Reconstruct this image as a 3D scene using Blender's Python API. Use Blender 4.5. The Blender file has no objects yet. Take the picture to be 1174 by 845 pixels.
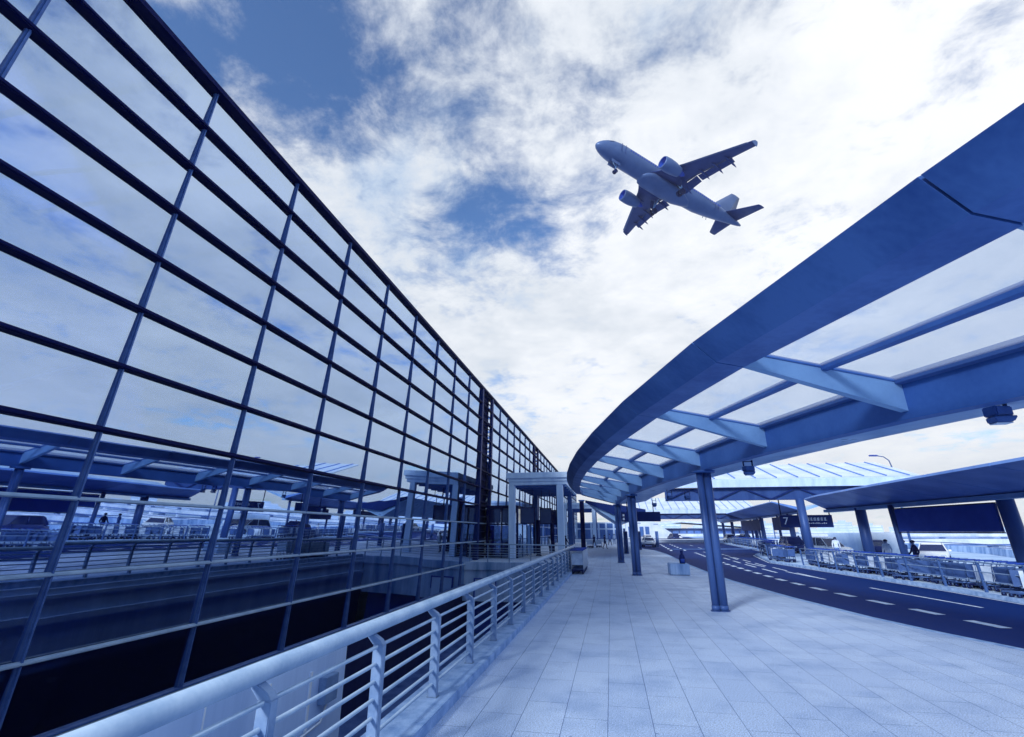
import bpy, bmesh, math, random
from mathutils import Vector, Matrix
R = math.radians
random.seed(7)
S = bpy.context.scene
COL = S.collection

# ------------------------------------------------------------------ helpers
def lin(r, g, b):
    f = lambda c: (c / 12.92 if c <= .04045 else ((c + .055) / 1.055) ** 2.4)
    b = b - .19 * max(0, b - g)
    return (f(r / 255), f(g / 255), f(b / 255), 1)

def ob(name, me, parent=None, m=None):
    o = bpy.data.objects.new(name, me)
    COL.objects.link(o)
    if parent is not None:
        o.parent = parent
    if m is not None and me is not None:
        ms = m if isinstance(m, (list, tuple)) else [m]
        for q in ms:
            me.materials.append(q)
    return o

def rootloc(o):
    v = Vector((0, 0, 0))
    while o is not None:
        v = v + o.location
        o = o.parent
    return v

def tag(o, label=None, cat=None, group=None, kind=None):
    if label: o['label'] = label
    if cat: o['category'] = cat
    if group: o['group'] = group
    if kind: o['kind'] = kind
    return o

def thing(name, label, cat, loc=(0, 0, 0), rz=0, group=None):
    o = bpy.data.objects.new(name, None)
    COL.objects.link(o)
    o.empty_display_size = .2
    o.location = loc
    o.rotation_euler = (0, 0, rz)
    return tag(o, label, cat, group)

def kids(o):
    return [c for c in COL.objects if c.parent == o]

def dup(root, loc, rz, label=None, group=None):
    """a copy of a thing with copies of its parts and sub-parts"""
    r = root.copy(); COL.objects.link(r)
    r.location = loc; r.rotation_euler = (0, 0, rz)
    if label: r['label'] = label
    if group: r['group'] = group
    for ch in KID[root.name]:
        c = ch.copy(); COL.objects.link(c); c.parent = r
        for g in KID.get(ch.name, []):
            d = g.copy(); COL.objects.link(d); d.parent = c
    return r

KID = {}
def remember(root):
    KID[root.name] = kids(root)
    for c in KID[root.name]:
        KID[c.name] = kids(c)

class MB:
    def __init__(s):
        s.v = []; s.f = []; s.mi = []; s.sm = []
    def add(s, vs, fs, mi=0, smooth=False):
        b = len(s.v)
        s.v += [tuple(p) for p in vs]
        s.f += [tuple(i + b for i in q) for q in fs]
        s.mi += [mi] * len(fs); s.sm += [smooth] * len(fs)
        return s
    def box(s, c, d, rz=0, mi=0):
        c = Vector(c); M = Matrix.Rotation(rz, 3, 'Z')
        vs = [c + M @ Vector((x * d[0] / 2, y * d[1] / 2, z * d[2] / 2)) for x in (-1, 1) for y in (-1, 1) for z in (-1, 1)]
        return s.add(vs, [(0, 1, 3, 2), (4, 6, 7, 5), (0, 4, 5, 1), (2, 3, 7, 6), (0, 2, 6, 4), (1, 5, 7, 3)], mi)
    def bb(s, a, b, mi=0):
        a = Vector(a); b = Vector(b)
        return s.box((a + b) / 2, [abs(x) for x in (b - a)], 0, mi)
    def beam(s, p, q, w, h, up=(0, 0, 1), mi=0):
        p = Vector(p); q = Vector(q); t = (q - p).normalized(); up = Vector(up)
        a = t.cross(up).normalized(); u = a.cross(t).normalized()
        vs = [e + a * (x * w / 2) + u * (z * h / 2) for e in (p, q) for x in (-1, 1) for z in (-1, 1)]
        return s.add(vs, [(0, 1, 3, 2), (4, 6, 7, 5), (0, 4, 5, 1), (2, 3, 7, 6), (0, 2, 6, 4), (1, 5, 7, 3)], mi)
    def tube(s, path, r, n=10, mi=0, cap=True):
        path = [Vector(p) for p in path]
        rs = r if isinstance(r, (list, tuple)) else [r] * len(path)
        vs = []; prev = None
        for i, p in enumerate(path):
            t = (path[min(i + 1, len(path) - 1)] - path[max(i - 1, 0)]).normalized()
            if prev is None:
                a = t.orthogonal().normalized()
            else:
                a = (prev - t * prev.dot(t)).normalized()
            prev = a; b = t.cross(a)
            vs += [p + (a * math.cos(k * 2 * math.pi / n) + b * math.sin(k * 2 * math.pi / n)) * rs[i] for k in range(n)]
        fs = [(i * n + k, i * n + (k + 1) % n, (i + 1) * n + (k + 1) % n, (i + 1) * n + k) for i in range(len(path) - 1) for k in range(n)]
        s.add(vs, fs, mi, True)
        if cap:
            b = len(s.v) - len(vs)
            s.f += [tuple(b + k for k in range(n))[::-1], tuple(b + (len(path) - 1) * n + k for k in range(n))]
            s.mi += [mi, mi]; s.sm += [False, False]
        return s
    def loft(s, rings, mi=0, smooth=True, cap=True, closed=True):
        n = len(rings[0]); vs = [p for r in rings for p in r]
        m = n if closed else n - 1
        fs = [(i * n + k, i * n + (k + 1) % n, (i + 1) * n + (k + 1) % n, (i + 1) * n + k) for i in range(len(rings) - 1) for k in range(m)]
        s.add(vs, fs, mi, smooth)
        if cap:
            b = len(s.v) - len(vs)
            s.f += [tuple(b + k for k in range(n))[::-1], tuple(b + (len(rings) - 1) * n + k for k in range(n))]
            s.mi += [mi, mi]; s.sm += [False, False]
        return s
    def prism(s, poly, ext, mi=0):
        ext = Vector(ext)
        return s.loft([[Vector(p) for p in poly], [Vector(p) + ext for p in poly]], mi, False)
    def build(s, name, m, parent=None, world=True, bevel=0, auto=False):
        off = rootloc(parent) if (world and parent is not None) else Vector((0, 0, 0))
        me = bpy.data.meshes.new(name)
        me.from_pydata([tuple(Vector(p) - off) for p in s.v], [], s.f)
        me.polygons.foreach_set('material_index', s.mi)
        me.polygons.foreach_set('use_smooth', s.sm)
        bm = bmesh.new(); bm.from_mesh(me)
        bmesh.ops.recalc_face_normals(bm, faces=bm.faces)
        if bevel:
            es = [e for e in bm.edges if len(e.link_faces) == 2 and e.calc_face_angle(0) > .6]
            bmesh.ops.bevel(bm, geom=es, offset=bevel, segments=2, affect='EDGES', clamp_overlap=True)
        bm.to_mesh(me); bm.free()
        return ob(name, me, parent, m)

# ------------------------------------------------------------------ materials
def newmat(name):
    m = bpy.data.materials.new(name); m.use_nodes = True
    nt = m.node_tree
    return m, nt, nt.nodes['Principled BSDF']

def mat(name, col, rough=.5, metal=0, var=.12, scale=3., bump=0, col2=None, spec=.5, streak=False):
    m, nt, b = newmat(name)
    N, L = nt.nodes.new, nt.links.new
    tc = N('ShaderNodeTexCoord')
    src = tc.outputs['Object']
    if streak:
        mp = N('ShaderNodeMapping'); mp.inputs['Scale'].default_value = (1, 1, .12); L(src, mp.inputs[0]); src = mp.outputs[0]
    n = N('ShaderNodeTexNoise'); n.inputs['Scale'].default_value = scale; n.inputs['Detail'].default_value = 6
    L(src, n.inputs['Vector'])
    n2 = N('ShaderNodeTexNoise'); n2.inputs['Scale'].default_value = scale * 11; n2.inputs['Detail'].default_value = 3
    L(src, n2.inputs['Vector'])
    mx = N('ShaderNodeMix'); mx.data_type = 'RGBA'
    c = col
    d = col2 if col2 else (c[0] * max(0, 1 - 3.2 * var), c[1] * max(0, 1 - 2.4 * var), c[2] * (1 - 1.3 * var), 1)
    e = c if col2 else tuple([min(1, x * (1 + var)) for x in c[:3]] + [1])
    mx.inputs[6].default_value = e; mx.inputs[7].default_value = d
    rp = N('ShaderNodeMapRange'); rp.inputs[1].default_value = .35; rp.inputs[2].default_value = .72
    ad = N('ShaderNodeMath'); ad.operation = 'MULTIPLY_ADD'; ad.inputs[1].default_value = .3
    L(n2.outputs[0], ad.inputs[0]); L(n.outputs[0], ad.inputs[2])
    sb = N('ShaderNodeMath'); sb.operation = 'SUBTRACT'; sb.inputs[1].default_value = .15; L(ad.outputs[0], sb.inputs[0])
    L(sb.outputs[0], rp.inputs[0]); L(rp.outputs[0], mx.inputs[0]); L(mx.outputs[2], b.inputs['Base Color'])
    rr = N('ShaderNodeMapRange'); rr.inputs[3].default_value = max(.02, rough - .08); rr.inputs[4].default_value = min(1, rough + .1)
    L(n.outputs[0], rr.inputs[0]); L(rr.outputs[0], b.inputs['Roughness'])
    b.inputs['Metallic'].default_value = metal
    b.inputs['Specular IOR Level'].default_value = spec
    b.inputs['Specular Tint'].default_value = (.42, .60, 1, 1)
    if bump:
        bp = N('ShaderNodeBump'); bp.inputs['Strength'].default_value = bump; bp.inputs['Distance'].default_value = .02
        L(n2.outputs[0], bp.inputs['Height']); L(bp.outputs[0], b.inputs['Normal'])
    return m

M = {}
M['steel'] = mat('painted_steel', lin(62, 92, 160), .42, 0, .10, 1.4)
M['fascia'] = mat('fascia_paint', lin(66, 104, 182), .45, 0, .17, 1.1, streak=True)
M['rib'] = mat('rib_paint', lin(124, 162, 214), .45, 0, .06, 1.5)
M['girder'] = mat('girder_paint', lin(60, 98, 178), .45, 0, .1, 1.2)
M['wing'] = mat('polished_soffit', lin(150, 186, 232), .3, .15, .12, 1.1)
M['column'] = mat('column_paint', lin(58, 86, 156), .4, 0, .12, 2, streak=True)
M['darkroof'] = mat('dark_soffit', lin(92, 130, 214), .45, .0, .12, .8)
M['navy'] = mat('navy_panel', lin(40, 74, 190), .5, 0, .08, 2, spec=.2)
M['sign'] = mat('sign_panel', lin(22, 42, 116), .5, 0, .08, 2, spec=.15)
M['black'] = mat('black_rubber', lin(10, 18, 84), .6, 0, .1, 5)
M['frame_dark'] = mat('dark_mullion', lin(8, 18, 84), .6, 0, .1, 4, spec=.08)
M['frame_mid'] = mat('metal_mullion', lin(70, 100, 172), .4, .1, .12, 4)
M['rail'] = mat('rail_paint', lin(158, 182, 214), .3, 0, .10, 2.5)
M['post'] = mat('post_paint', lin(124, 150, 194), .45, 0, .14, 3, bump=.05)
M['concrete'] = mat('concrete', lin(158, 186, 230), .85, 0, .22, 1.2, .25, streak=True)
M['kerbstone'] = mat('kerb_stone', lin(150, 180, 228), .8, 0, .16, 4, .25)
M['panelwall'] = mat('coated_panel', (.50, .66, .92, 1), .6, 0, .08, .9, streak=True)
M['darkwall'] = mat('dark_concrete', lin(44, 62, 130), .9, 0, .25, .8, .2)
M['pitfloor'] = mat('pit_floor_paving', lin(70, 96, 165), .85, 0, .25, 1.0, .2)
M['white'] = mat('white_paint', lin(228, 235, 245), .4, 0, .05, 2)
M['whitemat'] = mat('road_paint', lin(215, 226, 242), .7, 0, .16, 6)
M['lightcol'] = mat('light_column', (.56, .72, .97, 1), .45, 0, .08, 2, streak=True)
M['whiteroof'] = mat('white_roof_sheet', lin(205, 219, 240), .45, 0, .08, .6)
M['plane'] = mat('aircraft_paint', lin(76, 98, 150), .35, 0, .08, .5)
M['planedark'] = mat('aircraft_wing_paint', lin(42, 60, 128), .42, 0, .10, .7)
M['chrome'] = mat('galvanised_wire', lin(70, 98, 164), .3, .2, .1, 8)
M['board'] = mat('trolley_board', lin(60, 88, 156), .5, 0, .1, 4)
M['board_pale'] = mat('trolley_board_pale', lin(190, 208, 236), .5, 0, .1, 4)
M['skin'] = mat('skin', lin(120, 130, 170), .6, 0, .05, 5)
M['cloth_dark'] = mat('dark_cloth', lin(20, 32, 100), .85, 0, .2, 8)
M['cloth_mid'] = mat('mid_cloth', lin(90, 118, 185), .85, 0, .2, 8)
M['cloth_light'] = mat('light_cloth', lin(200, 214, 238), .85, 0, .1, 8)
M['hair'] = mat('hair', lin(12, 16, 60), .7, 0, .2, 20)
M['carwhite'] = mat('car_paint_white', lin(225, 233, 246), .2, 0, .03, 2)
M['cardark'] = mat('car_paint_dark', lin(30, 44, 116), .2, .2, .05, 2)
M['carglass'] = mat('car_glass', lin(18, 28, 86), .06, 0, .05, 2, spec=.8)
M['lamp'] = mat('headlamp_lens', lin(215, 228, 246), .12, .2, .03, 8)
M['haze_building'] = mat('haze_tinted_facade', lin(178, 200, 232), .9, 0, .1, .05)  # distance haze is mixed into this pale colour
M['flyover'] = mat('flyover_concrete', lin(212, 222, 238), .85, 0, .15, .15)
M['apron'] = mat('light_apron', lin(178, 202, 236), .85, 0, .12, .3)
M['ground'] = mat('ground_far', lin(150, 172, 206), .95, 0, .25, .03)

def asphalt():
    m, nt, b = newmat('asphalt'); N, L = nt.nodes.new, nt.links.new
    tc = N('ShaderNodeTexCoord')
    n1 = N('ShaderNodeTexNoise'); n1.inputs['Scale'].default_value = .35; n1.inputs['Detail'].default_value = 5
    mp = N('ShaderNodeMapping'); mp.inputs['Scale'].default_value = (1, .12, 1); L(tc.outputs['Object'], mp.inputs[0]); L(mp.outputs[0], n1.inputs['Vector'])
    n2 = N('ShaderNodeTexNoise'); n2.inputs['Scale'].default_value = 90; n2.inputs['Detail'].default_value = 2; L(tc.outputs['Object'], n2.inputs['Vector'])
    mx = N('ShaderNodeMix'); mx.data_type = 'RGBA'; mx.inputs[6].default_value = lin(16, 46, 130); mx.inputs[7].default_value = lin(26, 58, 146)
    L(n1.outputs[0], mx.inputs[0])
    m2 = N('ShaderNodeMix'); m2.data_type = 'RGBA'; m2.blend_type = 'MULTIPLY'; m2.inputs[0].default_value = .35
    L(mx.outputs[2], m2.inputs[6]); L(n2.outputs[0], m2.inputs[7]); L(m2.outputs[2], b.inputs['Base Color'])
    b.inputs['Roughness'].default_value = .75; b.inputs['Specular IOR Level'].default_value = .05; b.inputs['Specular Tint'].default_value = (.2, .4, 1, 1)
    bp = N('ShaderNodeBump'); bp.inputs['Strength'].default_value = .2; bp.inputs['Distance'].default_value = .01; L(n2.outputs[0], bp.inputs['Height']); L(bp.outputs[0], b.inputs['Normal'])
    return m
M['asphalt'] = asphalt()

def paving():
    m, nt, b = newmat('granite_paving'); N, L = nt.nodes.new, nt.links.new
    tc = N('ShaderNodeTexCoord')
    sp = N('ShaderNodeSeparateXYZ'); L(tc.outputs['Object'], sp.inputs[0])
    cb = N('ShaderNodeCombineXYZ')
    ax = N('ShaderNodeMath'); ax.inputs[1].default_value = .181 + .535 * 40; L(sp.outputs[0], ax.inputs[0])
    ay = N('ShaderNodeMath'); ay.inputs[1].default_value = 50.2; L(sp.outputs[1], ay.inputs[0])
    L(ay.outputs[0], cb.inputs[0]); L(ax.outputs[0], cb.inputs[1])
    br = N('ShaderNodeTexBrick')
    br.inputs['Scale'].default_value = 1; br.inputs['Brick Width'].default_value = 1.06; br.inputs['Row Height'].default_value = .535
    br.inputs['Mortar Size'].default_value = .005; br.inputs['Mortar Smooth'].default_value = .35; br.offset = .5; br.offset_frequency = 2
    br.inputs['Color1'].default_value = (0, 0, 0, 1); br.inputs['Color2'].default_value = (1, 1, 1, 1); br.inputs['Bias'].default_value = 0
    L(cb.outputs[0], br.inputs['Vector'])
    base = N('ShaderNodeMix'); base.data_type = 'RGBA'; base.inputs[6].default_value = (.46, .61, .88, 1); base.inputs[7].default_value = (.53, .68, .93, 1)
    L(br.outputs['Color'], base.inputs[0])
    # granite speckle
    v = N('ShaderNodeTexNoise'); v.inputs['Scale'].default_value = 60; v.inputs['Detail'].default_value = 3; v.inputs['Roughness'].default_value = .7; L(tc.outputs['Object'], v.inputs['Vector'])
    vr = N('ShaderNodeMapRange'); vr.inputs[1].default_value = .34; vr.inputs[2].default_value = .62; vr.inputs[3].default_value = .42; vr.inputs[4].default_value = 1.16; L(v.outputs[0], vr.inputs[0])
    s1 = N('ShaderNodeMix'); s1.data_type = 'RGBA'; s1.blend_type = 'MULTIPLY'; s1.inputs[0].default_value = 1
    L(base.outputs[2], s1.inputs[6]); L(vr.outputs[0], s1.inputs[7])
    # worn patches and stains
    st = N('ShaderNodeTexNoise'); st.inputs['Scale'].default_value = .9; st.inputs['Detail'].default_value = 8; st.inputs['Roughness'].default_value = .62; L(tc.outputs['Object'], st.inputs['Vector'])
    sr = N('ShaderNodeMapRange'); sr.inputs[1].default_value = .46; sr.inputs[2].default_value = .74; sr.inputs[3].default_value = 0; sr.inputs[4].default_value = .5; L(st.outputs[0], sr.inputs[0])
    s2 = N('ShaderNodeMix'); s2.data_type = 'RGBA'; s2.inputs[7].default_value = lin(88, 124, 192)
    L(sr.outputs[0], s2.inputs[0]); L(s1.outputs[2], s2.inputs[6])
    s3 = N('ShaderNodeMix'); s3.data_type = 'RGBA'; s3.inputs[7].default_value = lin(40, 70, 146)
    fm = N('ShaderNodeMath'); fm.operation = 'MULTIPLY'
    jn = N('ShaderNodeMapRange'); jn.inputs[1].default_value = .3; jn.inputs[2].default_value = .7; jn.inputs[3].default_value = .6; jn.inputs[4].default_value = 1.; L(st.outputs[0], jn.inputs[0])
    L(br.outputs['Fac'], fm.inputs[0]); L(jn.outputs[0], fm.inputs[1]); L(fm.outputs[0], s3.inputs[0]); L(s2.outputs[2], s3.inputs[6])
    vo = N('ShaderNodeTexVoronoi'); vo.inputs['Scale'].default_value = 2.3; vo.inputs['Randomness'].default_value = 1; L(tc.outputs['Object'], vo.inputs['Vector'])
    vm = N('ShaderNodeMapRange'); vm.inputs[1].default_value = .030; vm.inputs[2].default_value = .055; vm.inputs[3].default_value = .7; vm.inputs[4].default_value = 0; L(vo.outputs['Distance'], vm.inputs[0])
    s4 = N('ShaderNodeMix'); s4.data_type = 'RGBA'; s4.inputs[7].default_value = lin(78, 108, 172); L(vm.outputs[0], s4.inputs[0]); L(s3.outputs[2], s4.inputs[6])
    L(s4.outputs[2], b.inputs['Base Color'])
    b.inputs['Roughness'].default_value = .62; b.inputs['Specular IOR Level'].default_value = .3; b.inputs['Specular Tint'].default_value = (.4, .6, 1, 1)
    bp = N('ShaderNodeBump'); bp.inputs['Strength'].default_value = .25; bp.inputs['Distance'].default_value = .006; bp.invert = True
    L(br.outputs['Fac'], bp.inputs['Height']); L(bp.outputs[0], b.inputs['Normal'])
    return m
M['paving'] = paving()

def mirror_glass(name, tint, trans, fac, dirt=.05):
    m, nt, b = newmat(name); N, L = nt.nodes.new, nt.links.new
    nt.nodes.remove(b); out = nt.nodes['Material Output']
    g = N('ShaderNodeBsdfGlossy'); g.inputs['Roughness'].default_value = .012; g.inputs['Color'].default_value = tint
    t = N('ShaderNodeBsdfTransparent'); t.inputs['Color'].default_value = trans
    lw = N('ShaderNodeFresnel'); lw.inputs['IOR'].default_value = 1.5
    mr = N('ShaderNodeMapRange'); mr.inputs[1].default_value = .04; mr.inputs[2].default_value = .6; mr.inputs[3].default_value = fac; mr.inputs[4].default_value = .95; L(lw.outputs[0], mr.inputs[0])
    tc = N('ShaderNodeTexCoord')
    n = N('ShaderNodeTexNoise'); n.inputs['Scale'].default_value = .18; n.inputs['Detail'].default_value = 2; L(tc.outputs['Object'], n.inputs['Vector'])
    bp = N('ShaderNodeBump'); bp.inputs['Strength'].default_value = .035; bp.inputs['Distance'].default_value = .25; L(n.outputs[0], bp.inputs['Height']); L(bp.outputs[0], g.inputs['Normal'])
    mx = N('ShaderNodeMixShader'); L(mr.outputs[0], mx.inputs[0]); L(t.outputs[0], mx.inputs[1]); L(g.outputs[0], mx.inputs[2])
    L(mx.outputs[0], out.inputs['Surface'])
    return m
M['glass'] = mirror_glass('facade_glass', (.60, .76, 1.0, 1), (.36, .52, .86, 1), .64)
M['doorglass'] = mirror_glass('door_glass', lin(150, 180, 226), lin(60, 90, 170), .25)

def frosted():
    m, nt, b = newmat('canopy_glazing'); N, L = nt.nodes.new, nt.links.new
    nt.nodes.remove(b); out = nt.nodes['Material Output']
    tc = N('ShaderNodeTexCoord'); n = N('ShaderNodeTexNoise'); n.inputs['Scale'].default_value = 1.6; n.inputs['Detail'].default_value = 6; L(tc.outputs['Object'], n.inputs['Vector'])
    mx0 = N('ShaderNodeMix'); mx0.data_type = 'RGBA'; mx0.inputs[6].default_value = (.84, .88, .94, 1); mx0.inputs[7].default_value = (.78, .83, .905, 1); L(n.outputs[0], mx0.inputs[0])
    t = N('ShaderNodeBsdfTransparent'); L(mx0.outputs[2], t.inputs['Color'])
    tr = N('ShaderNodeBsdfTranslucent'); L(mx0.outputs[2], tr.inputs['Color'])
    g = N('ShaderNodeBsdfGlossy'); g.inputs['Roughness'].default_value = .05
    a = N('ShaderNodeMixShader'); a.inputs[0].default_value = .22; L(t.outputs[0], a.inputs[1]); L(tr.outputs[0], a.inputs[2])
    c = N('ShaderNodeMixShader'); c.inputs[0].default_value = .04; L(a.outputs[0], c.inputs[1]); L(g.outputs[0], c.inputs[2])
    L(c.outputs[0], out.inputs['Surface'])
    return m
M['frost'] = frosted()

# ------------------------------------------------------------------ camera (f = 548 px over 1174)
CX, CY, F = 587., 422.5, 548.
PIT = math.atan((609 - CY) / F)
YAW = math.atan((700.5 - CX) / (F * math.cos(PIT) + (609 - CY) * math.sin(PIT)))
FW = Vector((-math.sin(YAW) * math.cos(PIT), math.cos(YAW) * math.cos(PIT), math.sin(PIT)))
RT = Vector((math.cos(YAW), math.sin(YAW), 0)); UP = RT.cross(FW)
EYE = Vector((0, 0, 2.2))
cam = bpy.data.cameras.new('camera'); co = bpy.data.objects.new('camera', cam); COL.objects.link(co)
cam.sensor_fit = 'HORIZONTAL'; cam.sensor_width = 36; cam.lens = F / 1174 * 36
cam.clip_start = .05; cam.clip_end = 20000
mw = Matrix((RT, UP, -FW)).transposed().to_4x4(); mw.translation = EYE
co.matrix_world = mw
S.camera = co
def skydir(x, y):
    return (RT * (x - CX) - UP * (y - CY) + FW * F).normalized()

# ------------------------------------------------------------------ sky and sun
W = bpy.data.worlds.new('World'); S.world = W; W.use_nodes = True
SUN_EL, SUN_AZ = R(26), R(208)          # azimuth measured from +Y towards +X
def sky():
    nt = W.node_tree; N, L = nt.nodes.new, nt.links.new
    bg = nt.nodes['Background']; bg.inputs['Strength'].default_value = .088
    tc = N('ShaderNodeTexCoord'); D = tc.outputs['Generated']
    st = N('ShaderNodeTexSky'); st.sky_type = 'NISHITA'; st.sun_disc = False
    st.sun_elevation = SUN_EL; st.sun_rotation = SUN_AZ; st.air_density = 1.3; st.dust_density = .6; st.ozone_density = 2.5
    def math_(op, a, b=None, c=None, clamp=False):
        q = N('ShaderNodeMath'); q.operation = op; q.use_clamp = clamp
        for i, x in enumerate((a, b, c)):
            if x is None: continue
            if isinstance(x, (int, float)): q.inputs[i].default_value = x
            else: L(x, q.inputs[i])
        return q.outputs[0]
    sp = N('ShaderNodeSeparateXYZ'); L(D, sp.inputs[0])
    z = math_('ADD', math_('MAXIMUM', sp.outputs[2], 0), .18)
    px = math_('DIVIDE', sp.outputs[0], z); py = math_('DIVIDE', sp.outputs[1], z)
    cb = N('ShaderNodeCombineXYZ'); L(px, cb.inputs[0]); L(py, cb.inputs[1])
    def noise(scale, det, rough, dist=0, off=(0, 0, 0)):
        mp = N('ShaderNodeMapping'); mp.inputs['Location'].default_value = off; L(cb.outputs[0], mp.inputs[0])
        n = N('ShaderNodeTexNoise'); n.inputs['Scale'].default_value = scale; n.inputs['Detail'].default_value = det
        n.inputs['Roughness'].default_value = rough; n.inputs['Distortion'].default_value = dist
        L(mp.outputs[0], n.inputs['Vector']); return n.outputs[0]
    cov = noise(1.7, 14, .56, .15, (3.1, 1.7, 0))
    fine = noise(6.5, 12, .66, .2, (1.1, 7.7, 2))
    shade = noise(1.35, 12, .56, .25, (9.4, 4.2, 5))
    # openings in the cloud deck (directions of the blue gaps)
    total = None
    for (x, y, rad, amt) in HOLES:
        d = skydir(x, y)
        vm = N('ShaderNodeVectorMath'); vm.operation = 'DOT_PRODUCT'; L(D, vm.inputs[0]); vm.inputs[1].default_value = d
        mr = N('ShaderNodeMapRange'); mr.interpolation_type = 'SMOOTHSTEP'
        mr.inputs[1].default_value = math.cos(R(rad)); mr.inputs[2].default_value = math.cos(R(rad * .15)); mr.inputs[3].default_value = 0; mr.inputs[4].default_value = amt
        L(vm.outputs['Value'], mr.inputs[0])
        total = mr.outputs[0] if total is None else math_('ADD', total, mr.outputs[0])
    def dev(x, k): return math_('MULTIPLY', math_('SUBTRACT', x, .5), k)
    c0 = math_('ADD', math_('ADD', dev(cov, 1.9), dev(fine, 1.5)), .84)
    c1 = math_('SUBTRACT', c0, total)
    m1 = N('ShaderNodeMapRange'); m1.interpolation_type = 'SMOOTHSTEP'; m1.inputs[1].default_value = .15; m1.inputs[2].default_value = .80; m1.inputs[3].default_value = 0; L(c1, m1.inputs[0])
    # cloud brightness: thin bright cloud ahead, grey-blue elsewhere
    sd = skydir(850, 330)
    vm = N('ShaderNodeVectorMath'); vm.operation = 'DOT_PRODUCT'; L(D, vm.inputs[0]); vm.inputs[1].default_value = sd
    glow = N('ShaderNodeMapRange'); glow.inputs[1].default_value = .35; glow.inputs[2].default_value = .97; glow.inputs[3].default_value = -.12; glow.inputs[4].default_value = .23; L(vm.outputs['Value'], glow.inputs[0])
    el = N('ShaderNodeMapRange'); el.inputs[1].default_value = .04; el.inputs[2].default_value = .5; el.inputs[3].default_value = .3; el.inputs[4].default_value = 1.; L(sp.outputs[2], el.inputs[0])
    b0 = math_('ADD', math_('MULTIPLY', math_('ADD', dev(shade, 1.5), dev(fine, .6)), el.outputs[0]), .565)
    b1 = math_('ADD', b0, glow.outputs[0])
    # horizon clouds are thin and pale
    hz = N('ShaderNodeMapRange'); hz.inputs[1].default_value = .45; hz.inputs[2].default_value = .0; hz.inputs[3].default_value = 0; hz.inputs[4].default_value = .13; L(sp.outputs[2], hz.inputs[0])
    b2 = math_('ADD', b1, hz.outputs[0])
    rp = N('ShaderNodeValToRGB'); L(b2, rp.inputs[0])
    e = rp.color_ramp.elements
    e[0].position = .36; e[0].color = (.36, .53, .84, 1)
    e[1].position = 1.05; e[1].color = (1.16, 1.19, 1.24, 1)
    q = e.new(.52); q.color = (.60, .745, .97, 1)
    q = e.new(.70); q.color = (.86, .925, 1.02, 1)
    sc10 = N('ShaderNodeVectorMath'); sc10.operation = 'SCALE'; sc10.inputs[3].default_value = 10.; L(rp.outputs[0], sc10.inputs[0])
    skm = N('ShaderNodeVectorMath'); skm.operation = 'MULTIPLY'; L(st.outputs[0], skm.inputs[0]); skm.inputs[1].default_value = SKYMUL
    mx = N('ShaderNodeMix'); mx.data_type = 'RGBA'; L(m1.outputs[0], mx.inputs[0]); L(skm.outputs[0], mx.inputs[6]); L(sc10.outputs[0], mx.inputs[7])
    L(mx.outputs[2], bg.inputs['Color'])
HOLES = [(330, 70, 13, .38), (440, 10, 16, .50), (610, 205, 14, .27), (540, 250, 12, .14), (30, 20, 14, .4)]
SKYMUL = (.95, 1.36, 1.98)
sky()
sl = bpy.data.lights.new('sun', 'SUN'); sl.energy = 4.2; sl.angle = R(11); sl.color = (1, .985, .96)
so = bpy.data.objects.new('sun', sl); COL.objects.link(so)
sdir = Vector((math.sin(SUN_AZ) * math.cos(SUN_EL), math.cos(SUN_AZ) * math.cos(SUN_EL), math.sin(SUN_EL)))
so.rotation_euler = sdir.to_track_quat('Z', 'Y').to_euler(); so.location = (0, 0, 60)
S.view_settings.view_transform = 'Standard'; S.view_settings.look = 'None'; S.view_settings.exposure = 0; S.view_settings.gamma = 1
S.cycles.max_bounces = 8; S.cycles.transparent_max_bounces = 12; S.cycles.caustics_reflective = False; S.cycles.caustics_refractive = False
S.cycles.use_denoising = True

# ------------------------------------------------------------------ setting: ground, walkway, roads
def lerp_tab(tab, y):
    if y <= tab[0][0]: return tab[0][1]
    for (a, b), (c, d) in zip(tab, tab[1:]):
        if y <= c: return b + (d - b) * (y - a) / (c - a)
    return tab[-1][1]
EDGE = [(-30, 10.6), (2, 10.2), (8, 9.3), (12.5, 7.85), (14, 7.33), (16, 6.8), (20, 6.14), (26, 5.48), (31, 5.28), (37, 5.2), (55, 5.45), (64, 5.1), (70, 4.0), (76, 3.5), (300, 5.0)]
MED0 = [(-30, 14.3), (10, 13.75), (20, 13.5), (24, 13.42), (30, 13.0), (35, 12.6), (43, 12.0), (55, 14.0), (64, 17.5), (80, 19.2), (105, 21.5), (300, 36)]
MED1 = [(-30, 19), (30, 18.6), (43, 18.4), (55, 19.), (64, 22.5), (80, 24.5), (105, 27), (300, 42)]
YS = [-30 + 1.0 * i for i in range(0, 212)] + [200, 240, 300]
def strip(fa, fb, z0, z1, name, m, kind='structure'):
    """solid strip between two x(y) tables, top z1, bottom z0"""
    b = MB(); rings = []
    for y in YS:
        a, c = fa(y), fb(y)
        rings.append([(a, y, z0), (c, y, z0), (c, y, z1), (a, y, z1)])
    b.loft(rings, 0, False)
    o = b.build(name, m); o['kind'] = kind
    return o
g = MB().add([(-6000, -6000, -5.2), (6000, -6000, -5.2), (6000, 6000, -5.2), (-6000, 6000, -5.2)], [(0, 1, 2, 3)]).build('ground', M['ground']); g['kind'] = 'structure'
WALL_X = -2.78
edge = lambda y: lerp_tab(EDGE, y)
m0 = lambda y: lerp_tab(MED0, y); m1 = lambda y: lerp_tab(MED1, y)
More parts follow.
